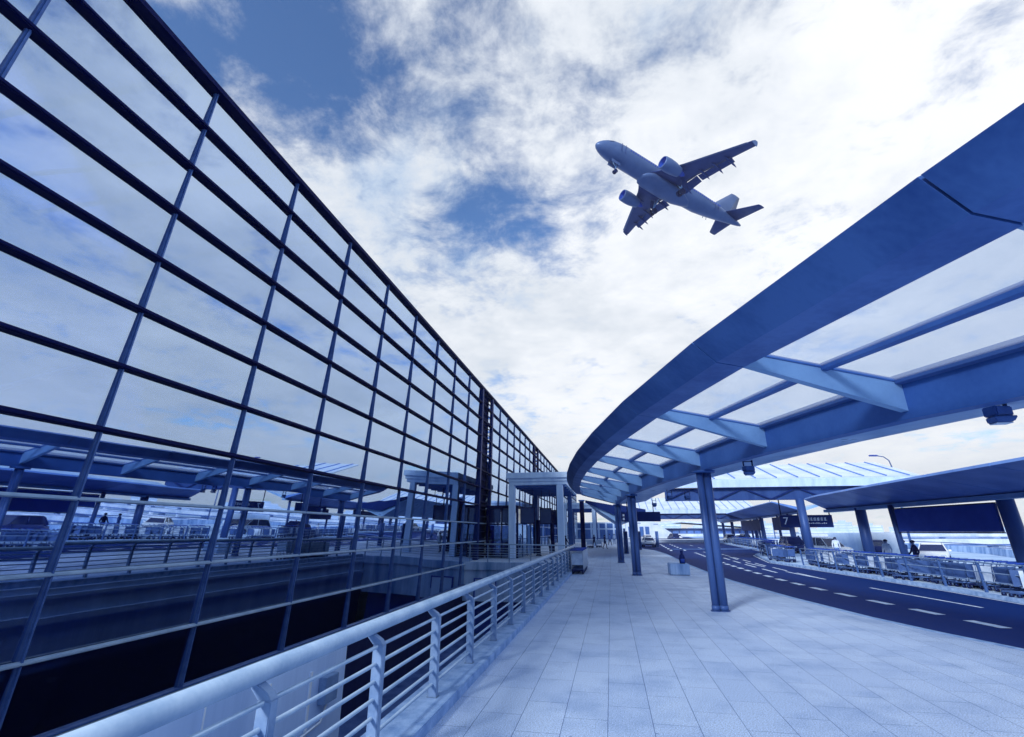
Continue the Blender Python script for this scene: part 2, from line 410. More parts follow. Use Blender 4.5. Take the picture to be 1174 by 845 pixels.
# walkway slab (two pieces: beside the light well, and the forecourt beyond it)
b = MB(); rings = []
for y in [q for q in YS if q < 37] + [37.0]:
    rings.append([(-2.21, y, -.5), (edge(y) - .2, y, -.5), (edge(y) - .2, y, 0), (-2.21, y, 0)])
b.loft(rings, 0, False); rings = []
for y in [37.0] + [q for q in YS if q > 37]:
    rings.append([(-11.5, y, -.5), (edge(y) - .2, y, -.5), (edge(y) - .2, y, 0), (-11.5, y, 0)])
b.loft(rings, 0, False)
o = b.build('pavement', M['paving']); o['kind'] = 'structure'
strip(lambda y: edge(y) - .2, edge, -.6, .004, 'kerb', M['kerbstone'])
strip(edge, lambda y: m0(y), -.6, -.12, 'road', M['asphalt'])
strip(m0, lambda y: m0(y) + .22, -.6, .02, 'island_kerb', M['kerbstone'])
strip(lambda y: m0(y) + .22, m1, -.6, .0, 'island_pavement', M['apron'])
strip(m1, lambda y: m1(y) + 17, -.6, -.11, 'drop_off_road', M['apron'])
# kerb plinth under the railing and the retaining wall of the light well
b = MB(); b.bb((WALL_X, -12, -.4), (-2.21, 37, .12)); o = b.build('railing_kerb', M['kerbstone'], bevel=.012); o['kind'] = 'structure'
b = MB(); b.bb((-2.9, -12, -2.35), (WALL_X, 36.9, -.1)); b.bb((-2.9, -12, -5.1), (WALL_X, 36.9, -2.36), 1); b.bb((-3.05, -12, -1.2), (-2.9, 36.9, -1.0)).bb((-2.98, -12, -.42), (-2.9, 36.9, -.3))  # pit shade put into the colour: lower wall black for dark reflections
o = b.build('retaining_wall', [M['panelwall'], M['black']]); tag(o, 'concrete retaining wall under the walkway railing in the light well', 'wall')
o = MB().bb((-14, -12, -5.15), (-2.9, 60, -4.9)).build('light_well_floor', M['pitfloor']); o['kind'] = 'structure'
# end wall of the light well below the cross railing
t = thing('light_well_end_wall', 'pale stained concrete wall below the cross railing', 'wall', (-6.8, 37, -5))
MB().bb((-11.3, 37.0, -2.6), (-2.9, 37.4, -.5)).bb((-11.3, 36.86, -.5), (-2.9, 37.4, .03)).build('wall_face', M['concrete'], t)
MB().bb((-11.3, 38.2, -5), (-2.9, 38.5, -2.6)).build('recess', M['navy'], t)
MB().bb((-10.1, 36.9, -2.6), (-10.0, 36.98, -1.05)).bb((-10.0, 36.9, -1.14), (-8.4, 36.98, -1.05)).bb((-8.48, 36.9, -1.9), (-8.4, 36.98, -1.14)).build('door_frame', M['navy'], t)
MB().bb((-10.0, 36.94, -2.6), (-8.48, 36.99, -1.14)).build('hatch_door', M['panelwall'], t)
# road markings
MARK = [(16.12, 9.55), (18.25, 9.22), (20.2, 8.88), (22.2, 8.62), (24.4, 8.4), (26.35, 8.26), (28.35, 8.17)]
b = MB()
def dash(x0, y0, x1, y1, w, z=-.114):
    d = Vector((x1 - x0, y1 - y0, 0)).normalized(); n = Vector((-d.y, d.x, 0)) * w / 2
    p, q = Vector((x0, y0, z)), Vector((x1, y1, z))
    b.add([p - n, q - n, q + n, p + n], [(0, 1, 2, 3)])
MX = [(-30, 16), (8, 11.3), (12, 10.4), (16.1, 9.55), (18.25, 9.24), (20.2, 8.93), (22.2, 8.68), (24.4, 8.46), (26.35, 8.34), (28.35, 8.24), (34, 8.2), (41, 8.3), (60, 9.2), (90, 10.2), (200, 16)]
mxx = lambda y: lerp_tab(MX, y)
y = 4.1
while y < 62:
    dash(mxx(y - .55), y - .55, mxx(y + .55), y + .55, .30); y += 2.02
LX = [(-20, 14), (19.5, 11.5), (25.2, 10.85), (32, 10.3), (42, 10.1), (60, 11.6), (90, 13.2), (200, 21)]
lx = lambda y: lerp_tab(LX, y)
for (a, c) in [(19.5, 25.2), (29, 34), (38, 43), (47, 52), (56, 61), (66, 71), (76, 81), (88, 94), (3, 13)]:
    k = a
    while k < c - .01:
        dash(lx(k), k, lx(min(c, k + 1)), min(c, k + 1), .13); k += 1
y = -20
while y < 150:
    dash(m0(y) - .16, y, m0(y + 1) - .16, y + 1, .1); y += 1
# hatched lead-in stripes further up the road
for off, w_, y0_ in ((1.25, .16, 33), (2.3, .13, 30)):
    yy = y0_
    while yy < 62:
        q = 0.
        while q < 3.0: dash(mxx(yy + q) + off, yy + q, mxx(yy + q + 1) + off, yy + q + 1, w_); q += 1
        yy += 4.6
for k in range(6):
    yy = 66 + k * 6
    dash(7.2 + k * .3, yy, 7.5 + k * .3, yy + 3.6, .3); dash(9.0 + k * .3, yy + 1, 9.3 + k * .3, yy + 4.6, .25)
o = b.build('road_markings', M['whitemat']); o['kind'] = 'structure'

# ------------------------------------------------------------------ terminal facade
FX = lambda z: -10.84
SLY = .062                                    # the mullions rake along the wall as they rise
BAY, Y0 = 3.987, 8.155
ZR = [-1.55, -.11, 1.40, 2.84, 4.31, 5.79, 7.26, 8.71, 10.23, 11.76, 13.26, 14.75]
K0, K1 = -4, 40
fac = thing('terminal_facade', 'tall glass curtain wall of the terminal with raked mullions', 'building', (-10.83, 20, 0))
ky = lambda k: Y0 + BAY * k
DARK = {8: 1, 16: 1, 24: 1, 32: 1}
# panes
cand = []
for k in range(K0, K1):
    if k in DARK: continue
    for r in range(len(ZR) - 1):
        yc = ky(k) + BAY / 2; zc = (ZR[r] + ZR[r + 1]) / 2
        v = Vector((FX(zc), yc, zc)) - EYE; dep = v.dot(FW)
        cand.append(((0 if dep < 1 else 1 / (dep * dep)) * (1 if ky(k) > 2.5 else .2), k, r))
cand.sort(reverse=True)
rest = MB(); rnd = random.Random(3)
def pane(mb, k, r):
    g = .03
    ya, yb = ky(k) + g, ky(k + 1) - g; za, zb = ZR[r] + g, ZR[r + 1] - g
    j = [rnd.uniform(-.006, .006) for _ in range(3)]
    def P(y, z, dx):
        u = (y - ya) / (yb - ya) - .5; w = (z - za) / (zb - za) - .5
        return (FX(z) - .03 + dx + j[0] * u * 2 + j[1] * w * 1.4 + j[2] * .5 + .030 * (z - (za + zb) / 2), y + SLY * z, z)
    vs = [P(y, z, dx) for dx in (0, -.022) for (y, z) in ((ya, za), (yb, za), (yb, zb), (ya, zb))]
    mb.add(vs, [(0, 1, 2, 3), (7, 6, 5, 4), (0, 4, 5, 1), (1, 5, 6, 2), (2, 6, 7, 3), (3, 7, 4, 0)])
for i, (_, k, r) in enumerate(cand):
    if i < 100:
        mb = MB(); pane(mb, k, r); mb.build('glass_pane', M['glass'], fac)
    else:
        pane(rest, k, r)
o = rest.build('glass_pane', M['glass'], fac); o['kind'] = 'stuff'
# mullions and transoms
for k in range(K0, K1 + 1):
    y = ky(k); b = MB()
    def sec(z, w, d0, d1):
        q = y + SLY * z; return [(FX(z) + d0, q - w, z), (FX(z) + d1, q - w, z), (FX(z) + d1, q + w, z), (FX(z) + d0, q + w, z)]
    b.loft([sec(-1.6, .048, -.16, .025), sec(14.7, .048, -.16, .025)], 0, False)
    b.loft([sec(-1.6, .018, .03, .065), sec(14.7, .018, .03, .065)], 0, False)
    b.build('mullion', M['frame_mid'], fac)
YA, YB = ky(K0), ky(K1)
for i, z in enumerate(ZR):
    b = MB(); x = FX(z)
    top = (i == len(ZR) - 1)
    if top:
        b.bb((x - .5, YA, z - .10), (x + .20, YB, z + .0)); b.bb((x - .5, YA, z + .0), (x + .12, YB, z + .16))
    elif i > 3:
        b.bb((x - .12, YA, z - .06), (x + .12, YB, z + .045))
        b.bb((x + .12, YA, z - .04), (x + .17, YB, z + .025))
        b.bb((x - .0, YA, z + .045), (x + .05, YB, z + .07))
    else:
        b.bb((x - .12, YA, z - .045), (x + .06, YB, z + .02))
        b.bb((x + .06, YA, z - .025), (x + .10, YB, z + .008))
        b.bb((x - .0, YA, z + .02), (x + .03, YB, z + .04))
    b.build('transom', M['frame_dark'] if i > 3 else M['rail'], fac)  # light in the colour: pale for lit tops, dark for shaded undersides
# solid louvre bays
for k in DARK:
    if k > K1: continue
    b = MB(); ya, yb = ky(k) + .06, ky(k + 1) - .06; q = SLY
    zt = ZR[-1] - .12
    b.add([(FX(0) - .3, ya + q * -1.5, -1.5), (FX(0) - .3, yb + q * -1.5, -1.5), (FX(0) - .3, yb + q * zt, zt), (FX(0) - .3, ya + q * zt, zt)], [(0, 1, 2, 3)])
    z = .3
    while z < zt:
        b.beam((FX(z) - .12, ya + q * z, z), (FX(z) - .12, yb + q * z, z), .22, .05, (.6, 0, 1)); z += .62
    b.build('louvre_panel', M['frame_dark'], fac)
    for yy in (ya, yb):
        c = MB(); c.loft([[(FX(z) - .1, yy - .2 + q * z, z), (FX(z) + .16, yy - .2 + q * z, z), (FX(z) + .16, yy + .2 + q * z, z), (FX(z) - .1, yy + .2 + q * z, z)] for z in (-1.5, zt)], 0, False)
        c.build('pilaster', M['sign'], fac)
# inside of the hall, seen faintly through the glass
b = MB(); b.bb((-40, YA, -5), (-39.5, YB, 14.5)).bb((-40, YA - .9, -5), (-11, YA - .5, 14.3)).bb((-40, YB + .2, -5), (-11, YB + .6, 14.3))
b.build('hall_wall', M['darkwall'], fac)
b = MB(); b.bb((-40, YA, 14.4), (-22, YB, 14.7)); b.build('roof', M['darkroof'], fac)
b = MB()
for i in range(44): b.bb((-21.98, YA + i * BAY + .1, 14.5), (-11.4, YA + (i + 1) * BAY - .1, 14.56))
b.build('added_skylight', M['frost'], fac)  # unseen roof glazing added to let daylight into the hall
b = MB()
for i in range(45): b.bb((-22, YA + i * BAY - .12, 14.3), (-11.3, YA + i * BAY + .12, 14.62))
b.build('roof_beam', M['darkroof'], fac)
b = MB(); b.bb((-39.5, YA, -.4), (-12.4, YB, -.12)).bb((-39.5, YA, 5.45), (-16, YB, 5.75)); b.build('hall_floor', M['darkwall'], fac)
for i in range(9):
    yy = 6 + i * 15.95
    b = MB(); b.tube([(-15, yy, -.1), (-14.6, yy, 14.3)], .55, 16); b.build('hall_column', M['rib'], fac)
    b = MB()
    b.tube([(-14.7, yy, 9.5), (-11.2, yy + 3.4, 12.6)], .07, 6).tube([(-14.7, yy, 9.5), (-11.2, yy - 3.4, 12.6)], .07, 6)
    b.tube([(-14.9, yy, 3.6), (-11.6, yy + 3.4, 6.6)], .06, 6).tube([(-14.9, yy, 3.6), (-11.6, yy - 3.4, 6.6)], .06, 6)
    b.tube([(-14.9, yy, .2), (-12.2, yy + 2.0, -1.2)], .22, 8).tube([(-14.9, yy, .2), (-12.2, yy - 2.0, -1.2)], .22, 8)
    b.build('brace', M['lightcol'], fac)
for i in range(14):
    yy = 7.2 + i * BAY * 2
    for q in (-1, 1):
        b = MB(); b.tube([(-11.75, yy + q * 1.5, 1.5), (-11.6, yy + q * .25, -1.1)], [.34, .12], 12); b.build('strut', M['white'], fac)
b = MB(); b.tube([(-11.35, YA, -.42), (-11.35, YB, -.42)], .13, 10); b.build('pipe', M['rib'], fac)
for i in range(20):
    b = MB(); b.tube([(-11.3, 9.2 + i * BAY, -.62), (-11.3, 9.2 + i * BAY, -.7)], [.1, .04], 10); b.build('lamp', M['white'], fac)
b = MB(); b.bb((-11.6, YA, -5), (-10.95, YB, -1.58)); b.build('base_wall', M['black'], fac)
b = MB(); b.bb((-10.95, YA, -1.62), (-10.78, YB, -1.5)); b.build('sill', M['frame_mid'], fac)

# ------------------------------------------------------------------ pale service wall in the light well
t = thing('service_wall', 'pale panelled service wall standing in the light well beside the railing', 'wall', (-5.2, 5, -5))
MB().bb((-5.35, -6, -4.9), (-5.0, 9.4, .28)).build('panel_wall', M['panelwall'], t)
b = MB(); b.bb((-5.0, 8.25, -4.9), (-4.975, 8.30, .0)).bb((-5.0, 7.2, -4.9), (-4.975, 7.24, .1)).bb((-5.0, 6.0, -4.9), (-4.985, 6.02, .25)).build('conduit', M['white'], t)
MB().bb((-5.0, 8.55, -.55), (-4.86, 8.95, -.15)).build('switch_box', M['post'], t, bevel=.01)
MB().tube([(-4.93, 8.75, -.55), (-4.93, 8.6, -.8), (-4.95, 8.1, -.85), (-4.96, 7.7, -1.1)], .02, 6).build('cable', M['white'], t)

# ------------------------------------------------------------------ walkway railing
t = thing('walkway_railing', 'long pale tubular railing on the kerb along the light well', 'railing', (-2.45, 10, .12))
RX, HX = -2.455, -2.55
HY1 = 36.3
b = MB(); b.tube([(HX, -4, 1.235), (HX, HY1 - .8, 1.235), (HX - .05, HY1 - .2, 1.23), (HX - .3, HY1 + .3, 1.22)], .07, 18)
b.build('handrail', M['rail'], t)
posts = [7.07 + 1.76 * i for i in range(-6, 17)]
for y in posts:
    if y > HY1: continue
    b = MB()
    b.prism([(RX + .055, y - .045, .12), (RX + .055, y + .045, .12), (RX + .055, y + .045, 1.075), (RX + .055, y - .045, 1.075)], (-.11, 0, 0))
    b.prism([(RX - .055, y - .045, 1.075), (RX + .055, y - .045, 1.075), (RX + .02, y - .045, 1.12), (HX - .02, y - .045, 1.20), (HX - .05, y - .045, 1.17)], (0, .09, 0))
    b.bb((RX - .075, y - .06, .12), (RX + .07, y + .06, .132))
    b.build('post', M['post'], t, bevel=.006)
ZB = [.27 + .158 * i for i in range(6)]
for z in ZB:
    b = MB(); b.tube([(RX - .012, -4, z), (RX - .012, HY1 - .3, z)], .019, 8)
    b.build('rail', M['rail'], t)
# cross railing
t = thing('cross_railing', 'slim pale railing crossing from the facade to the walkway corner', 'railing', (-6.7, 37, 0))
b = MB(); b.tube([(-10.7, 37.15, 1.30), (-2.9, 36.75, 1.22)], .045, 12); b.build('handrail', M['rail'], t)
for x in (-10.5, -9.1, -7.45, -5.85, -4.3, -3.0):
    yy = 37.15 + (x + 10.7) * -.4 / 7.8
    MB().bb((x - .035, yy - .03, .03), (x + .035, yy + .03, 1.24)).build('post', M['post'], t)
for i in range(5):
    z = .3 + .17 * i
    MB().tube([(-10.7, 37.12, z + .02), (-2.9, 36.72, z)], .018, 6).build('rail', M['rail'], t)

# ------------------------------------------------------------------ curved walkway canopy
CCX, CCY, CR = 119.88, 40.03, 119.4
TH0, DTH = -.2672, .03308
ZO = [(-5, -1.0), (-2, -.48), (-1, -.27), (0, -.09), (1, 0), (2, .04), (3, .08), (5, .14), (9, .18), (30, .2)]
def cp(i, r, z):
    th = TH0 + DTH * i
    return (CCX - (CR + r) * math.cos(th), CCY + (CR + r) * math.sin(th), z + lerp_tab(ZO, i))
I0, I1 = -3, 8
t = thing('walkway_canopy', 'curved steel and glass canopy sweeping over the walkway', 'canopy', (2.99, 16.25, 0))
FA = [(2.55, 4.78), (3.0, 4.85), (3.36, 5.18), (3.25, 5.24), (2.6, 5.06)]
for i in range(I0, I1):
    b = MB(); e = .0035
    b.loft([[cp(i + e, r, z) for r, z in FA], [cp(i + 1 - e, r, z) for r, z in FA]], 0, False)
    b.build('fascia', M['fascia'], t)
for i in range(I0, I1 + 1):
    b = MB()
    w = .07 / CR
    prof = [(-.02, 4.09), (2.56, 4.80), (2.56, 5.0), (-.02, 4.55)]
    b.loft([[cp(i + s * w / DTH, r, z) for r, z in prof] for s in (-1, 1)], 0, False)
    b.build('rib', M['rib'], t)
    b = MB(); w = .085 / CR
    pr2 = [(.0, 4.552), (2.56, 5.003), (2.56, 5.06), (.0, 4.612)]
    b.loft([[cp(i + s * w / DTH, r, z) for r, z in pr2] for s in (-1, 1)], 0, False)
    b.build('glazing_bar', M['girder'], t)
g2 = .004
gz = lambda r: 4.56 + r * .1758
for i in range(I0, I1):
    for (ra, rb) in ((.12, 1.22), (1.32, 2.52)):
        b = MB(); e = .03
        b.loft([[cp(q, ra, gz(ra) + .01), cp(q, rb, gz(rb) + .01), cp(q, rb, gz(rb) + .03), cp(q, ra, gz(ra) + .03)] for q in (i + e, i + 1 - e)], 0, False)
        b.build('glass_panel', M['frost'], t)
    b = MB()
    b.loft([[cp(q, 1.22, gz(1.22) - .05), cp(q, 1.32, gz(1.32) - .05), cp(q, 1.32, gz(1.32) + .06), cp(q, 1.22, gz(1.22) + .06)] for q in (i + .02, i + .98)], 0, False)
    b.build('purlin', M['girder'], t)
    b = MB()
    b.loft([[cp(q, .02, 4.52), cp(q, .12, 4.54), cp(q, .12, 4.66), cp(q, .02, 4.66)] for q in (i + .02, i + .98)], 0, False)
    b.build('edge_trim', M['steel'], t)
b = MB(); n = 4 * (I1 - I0)
b.loft([[cp(I0 + k / 4, r, z) for r, z in ((-.26, 3.97), (0., 3.97), (0., 4.52), (0.015, 4.70), (-.26, 4.70))] for k in range(n + 1)], 0, False)
b.build('girder', M['girder'], t)
b = MB()
b.loft([[cp(I0 + k / 4, r, z) for r, z in ((-.265, 4.03), (-.9, 4.06), (-1.7, 4.12), (-2.35, 4.24), (-2.45, 4.34), (-2.3, 4.5), (-.265, 4.62))] for k in range(n + 1)], 0, False)
b.build('wing_soffit', M['wing'], t)
# end beam closing the far end
b = MB(); b.loft([[cp(I1 + q, r, z) for r, z in ((-.26, 3.98), (2.55, 4.74), (3.36, 5.19), (3.2, 5.26), (-.26, 4.72))] for q in (.03, .07)], 0, False); b.build('end_beam', M['fascia'], t)
def twin_column(t, i, m=M['column'], top=3.97, dz=0):
    for s, rr in ((.13, .105), (-.10, .125)):
        p = cp(i, -.12 + s, 0); q = (p[0], p[1], top + lerp_tab(ZO, i) + dz)
        b = MB(); b.tube([(p[0], p[1], 0), q], rr, 18)
        b.tube([(p[0], p[1], 0), (p[0], p[1], .02)], rr + .05, 18)
        for q_ in range(6): b.tube([(p[0] + (rr + .03) * math.cos(q_ * 1.047), p[1] + (rr + .03) * math.sin(q_ * 1.047), .02), (p[0] + (rr + .03) * math.cos(q_ * 1.047), p[1] + (rr + .03) * math.sin(q_ * 1.047), .04)], .012, 6)
        b.tube([(p[0], p[1], .02), (p[0], p[1], .16)], rr + .012, 18)
        zj = q[2] * .28
        b.tube([(p[0], p[1], zj), (p[0], p[1], zj + .02)], rr + .006, 18)
        b.build('column', m, t)
    p = cp(i, -.12, 3.90 + dz)
    MB().tube([p, (p[0], p[1], p[2] + .07)], .34, 20).build('column_head', M['girder'], t)
for i in (-1, 2.02, 5.02, 7.75): twin_column(t, i)

# second canopy continuing the line
t = thing('lower_walkway_canopy', 'solid roofed canopy continuing beyond the end of the curved glass canopy', 'canopy', (.7, 52, 0))
def sec2(y, q=0.):
    k = (y - 46) * .012
    return [(-2.08 + k, y, 4.70 + q), (.50 + k, y, 3.0), (.95 + k, y, 3.0), (3.1 + k, y, 3.75), (3.1 + k, y, 3.95), (.9 + k, y, 4.35), (.4 + k, y, 4.32 + q), (-2.08 + k, y, 4.82 + q)]
b = MB(); b.loft([sec2(46.3 + 4 * k) for k in range(9)], 0, False); b.build('roof', M['wing'], t)
def sec3(y): return [(-2.16, y, 4.68), (.5, y, 3.55), (.95, y, 3.5), (3.15, y, 3.72), (3.15, y, 4.05), (.9, y, 4.45), (.4, y, 4.42), (-2.16, y, 4.90)]
b = MB(); b.loft([sec3(46.0), sec3(46.25)], 0, False); b.build('end_fascia', M['sign'], t)
for i in (9.75, 11.7, 14.7, 17.7): twin_column(t, i, top=2.95, dz=-.95)

# ------------------------------------------------------------------ entrance canopies (portals)
def portal(name, label, x0, x1, y0, y1, zt, zb, dark=True):
    t = thing(name, label, 'canopy', ((x0 + x1) / 2, y0, 0))
    b = MB(); b.bb((x0 - .1, y0, zb), (x1 + .6, y1, zb + .28)).bb((x0 - .3, y0 - .3, zb + .55), (x1 + .8, y1, zt)).bb((x0 - .16, y0 - .12, zb + .28), (x1 + .7, y1, zb + .55))
    b.build('roof', M['lightcol'], t, bevel=.02)
    b = MB()
    for k in range(7):
        yy = y0 + .6 + k * (y1 - y0 - 1) / 6
        b.bb((x0 + .1, yy, zb - .16), (x1 + .4, yy + .16, zb - .005))
    b.build('soffit_beam', M['girder'], t)
    for (x, y) in ((x0 + .12, y0 + .3), (x1, y0 + .3)):
        b = MB(); b.bb((x - .27, y - .27, 0), (x + .27, y + .27, zb)); b.build('column', M['lightcol'], t, bevel=.02)
    for (x, y) in ((x0 + .5, y1 - 1.2), (x1 - .1, y1 - 1.2)):
        b = MB(); b.bb((x - .24, y - .24, 0), (x + .24, y + .24, zb)); b.build('column', M['girder'], t, bevel=.02)
    return t
portal('entrance_canopy', 'flat roofed entrance canopy on square columns next to the glass facade', -8.4, -4.1, 42, 55, 7.03, 6.0)
portal('entrance_canopy', 'smaller looking second entrance canopy farther along the facade', -7.4, -2.6, 82, 96, 6.6, 5.7)
# entrance lobby at the facade
t = thing('entrance_vestibule', 'dark glazed entrance lobby under the flat roofed canopy', 'entrance', (-9.6, 46, 0))
b = MB(); b.bb((-10.7, 42.9, 4.1), (-7.9, 53, 4.35)).bb((-10.7, 42.9, 2.7), (-7.9, 43.05, 2.85)).bb((-10.7, 42.9, 0), (-10.55, 43.05, 4.1)).bb((-8.05, 42.9, 0), (-7.9, 43.05, 4.1)).bb((-8.05, 52.8, 0), (-7.9, 53, 4.1)).bb((-9.4, 42.9, 0), (-9.3, 43.05, 4.1))
b.build('frame', M['frame_dark'], t)
for k in range(2):
    MB().bb((-10.53 + k * 1.25, 42.95, .05), (-10.53 + k * 1.25 + 1.1, 42.99, 2.68)).build('door', M['doorglass'], t)
    MB().bb((-10.53 + k * 1.25, 42.95, 2.88), (-10.53 + k * 1.25 + 1.1, 42.99, 4.08)).build('fanlight', M['carglass'], t)
for k in range(4):
    MB().bb((-7.98, 43.1 + k * 2.45, .05), (-7.94, 43.1 + k * 2.45 + 2.3, 2.75)).build('side_glass', M['doorglass'], t)
    MB().bb((-7.98, 43.1 + k * 2.45, 2.85), (-7.94, 43.1 + k * 2.45 + 2.3, 4.08)).build('fanlight', M['carglass'], t)
    MB().bb((-7.96, 43.02 + k * 2.45, .0), (-7.88, 43.1 + k * 2.45, 4.09)).build('door_post', M['frame_mid'], t)
for n, (x, y, w, label) in enumerate([(-7.15, 43.6, 1.3, 'dark display board hung just right of the front entrance column'), (-5.75, 45.2, 1.1, 'dark display board in the middle under the entrance canopy'), (-5.3, 49.5, 1.0, 'dark display board hung deepest under the entrance canopy')]):
    t = thing('display_board', label, 'display board', (x, y, 3.0), 0, 'display boards at the terminal entrance')
    MB().bb((x - w / 2, y, 2.8), (x + w / 2, y + .25, 4.2)).build('housing', M['frame_dark'], t, bevel=.02)
    MB().bb((x - w / 2 + .08, y - .012, 2.88), (x + w / 2 - .08, y - .002, 4.12)).build('screen', M['carglass'], t)
    b = MB(); b.tube([(x - w / 3, y + .12, 4.2), (x - w / 3, y + .12, 5.82)], .03, 6).tube([(x + w / 3, y + .12, 4.2), (x + w / 3, y + .12, 5.82)], .03, 6); b.build('hanger', M['frame_dark'], t)
for n, (x, y, label) in enumerate([(-6.7, 47, 'round dark bollard pillar nearest the lobby glass'), (-5.6, 49, 'round dark bollard pillar in the middle under the entrance canopy'), (-4.9, 51.5, 'round dark bollard pillar nearest the walkway side of the canopy')]):
    t = thing('pillar', label, 'pillar', (x, y, 0), 0, 'dark round pillars under the entrance canopy')
    MB().tube([(x, y, 0), (x, y, 3.2)], .2, 14).build('shaft', M['frame_dark'], t)
    MB().tube([(x, y, 0), (x, y, .12)], .27, 14).build('foot', M['black'], t)
t = thing('corner_column', 'tall dark square post at the walkway corner behind the trolleys', 'column', (-3.25, 60, 0))
MB().bb((-3.5, 59.75, 0), (-3.0, 60.25, 5.6)).build('shaft', M['frame_dark'], t, bevel=.02)
MB().bb((-3.6, 59.65, 5.6), (-2.9, 60.35, 5.75)).build('head', M['girder'], t)

# ------------------------------------------------------------------ floodlights under the canopy wing
def floodlight(x, y, z, label, hang=.35):
    t = thing('floodlight', label, 'floodlight', (x, y, z), 0, 'floodlights hung under the walkway canopy')
    MB().box((x, y, z), (.27, .2, .14), .3).prism([(x - .15, y - .14, z - .08), (x + .15, y - .14, z - .08), (x + .11, y - .1, z - .16), (x - .11, y - .1, z - .16)], (0, .2, 0)).build('housing', M['frame_mid'], t, bevel=.015)
    b = MB(); b.bb((x - .13, y - .02, z + .08), (x - .10, y + .02, z + .08 + hang)).bb((x + .10, y - .02, z + .08), (x + .13, y + .02, z + .08 + hang)).bb((x - .13, y - .02, z + .08 + hang * .5), (x + .13, y + .02, z + .1 + hang * .5))
    b.build('bracket', M['black'], t)
    MB().box((x, y, z - .17), (.2, .14, .012)).build('lens', M['lamp'], t)
floodlight(5.55, 7.91, 3.82, 'boxy floodlight hanging below the canopy wing nearest the camera', .22)
floodlight(3.86, 14.5, 3.84, 'floodlight below the canopy wing just right of the near twin column', .22)
floodlight(4.06, 27.3, 3.9, 'floodlight below the canopy wing behind the near twin column', .3)
floodlight(3.16, 27.2, 3.9, 'floodlight below the canopy wing left of the near twin column', .3)
floodlight(2.93, 34.1, 3.9, 'smallest floodlight below the far end of the canopy wing', .3)
# hanging sign further along
p = cp(7.2, -1.6, 0); x, y = p[0], p[1]
t = thing('hanging_sign', 'dark blank hanging sign under the far end of the walkway canopy', 'sign', (x, y, 2.8))
MB().bb((x - 1.35, y - .12, 2.85), (x + 1.35, y + .12, 3.5)).build('panel', M['sign'], t, bevel=.02)
b = MB(); b.tube([(x - .9, y, 3.5), (x - .9, y, 4.2)], .03, 6).tube([(x + .9, y, 3.5), (x + .9, y, 4.2)], .03, 6); b.build('hanger', M['black'], t)
b = MB(); b.bb((x - 1.25, y - .135, 3.2), (x - 1.12, y - .122, 3.35)).bb((x - 1.25, y - .135, 2.95), (x - 1.12, y - .122, 3.1)); b.build('lettering', M['white'], t)

# ------------------------------------------------------------------ island canopy (butterfly roof), billboard, sign
M['column_dark'] = mat('island_column_paint', lin(42, 68, 138), .45, 0, .14, 2, streak=True)
def column_leaning(t, x, y, z0, z1, r, lean=.0, m=M['column_dark'], name='column'):
    b = MB(); b.tube([(x, y, z0), (x - lean, y, z1)], [r, r], 18); b.build(name, m, t)
def island_canopy(name, label, pts, zv, ze, zf, ends=.0):
    """pts = [(y, x_near_edge, x_valley, x_far_edge)]"""
    t = thing(name, label, 'canopy', (pts[0][2], pts[0][0], 0))
    b = MB()
    for a, c in zip(pts, pts[1:]):
        rr = []
        for (q, d) in ((a, .03), (c, -.03)):
            y = q[0] + d
            rr.append([(q[1], y, ze), (q[1] + .05, y, ze + .10), (q[2], y, zv + .35), (q[2], y, zv)])
        b.loft(rr, 0, False)
    b.build('near_wing', M['darkroof'], t)
    b = MB()
    for a, c in zip(pts, pts[1:]):
        b.loft([[(q[2] + .02, q[0], zv), (q[2] + .02, q[0], zv + .35), (q[3], q[0], zf + .1), (q[3], q[0], zf)] for q in (a, c)], 0, False)
    b.build('far_wing', M['wing'], t)
    b = MB()
    for a, c in zip(pts, pts[1:]):
        b.beam((a[2], a[0], zv - .08), (c[2], c[0], zv - .08), .5, .18)
    b.build('gutter_beam', M['rib'], t)
    return t
P1 = [(y, 12.25 + max(0, (y - 24)) * .022 + max(0, y - 33) * .1, 15.15 - (y - 22) * .055, 18.6) for y in (-6, 0, 5, 9.5, 14, 18.5, 22.0, 25.5, 29, 33.5)]
P1 = [list(q) for q in P1] + [[36.8, 13.0, 14.3, 18.0]]
t = island_canopy('island_canopy', 'dark canopy with tilted roof over the traffic island', P1, 3.55, 4.22, 4.7)
for (x, y, r, l) in ((15.75, 23.4, .28, .1), (14.55, 32.9, .28, .0), (14.6, 29.4, .14, .14), (16.2, 13.8, .28, .1)):
    column_leaning(t, x, y, 0, 3.5, r, l)
t = thing('billboard', 'big blank navy billboard hung between the columns of the near island canopy', 'billboard', (15, 26.3, 2.2), 0, 'billboards on the traffic island')
MB().beam((14.55, 29.2, 2.72), (15.5, 23.75, 2.72), .12, 1.1).build('panel', M['navy'], t)
MB().beam((14.55, 29.2, 2.14), (15.5, 23.75, 2.14), .16, .05).beam((14.55, 29.2, 3.3), (15.5, 23.75, 3.3), .16, .05).build('frame', M['black'], t)
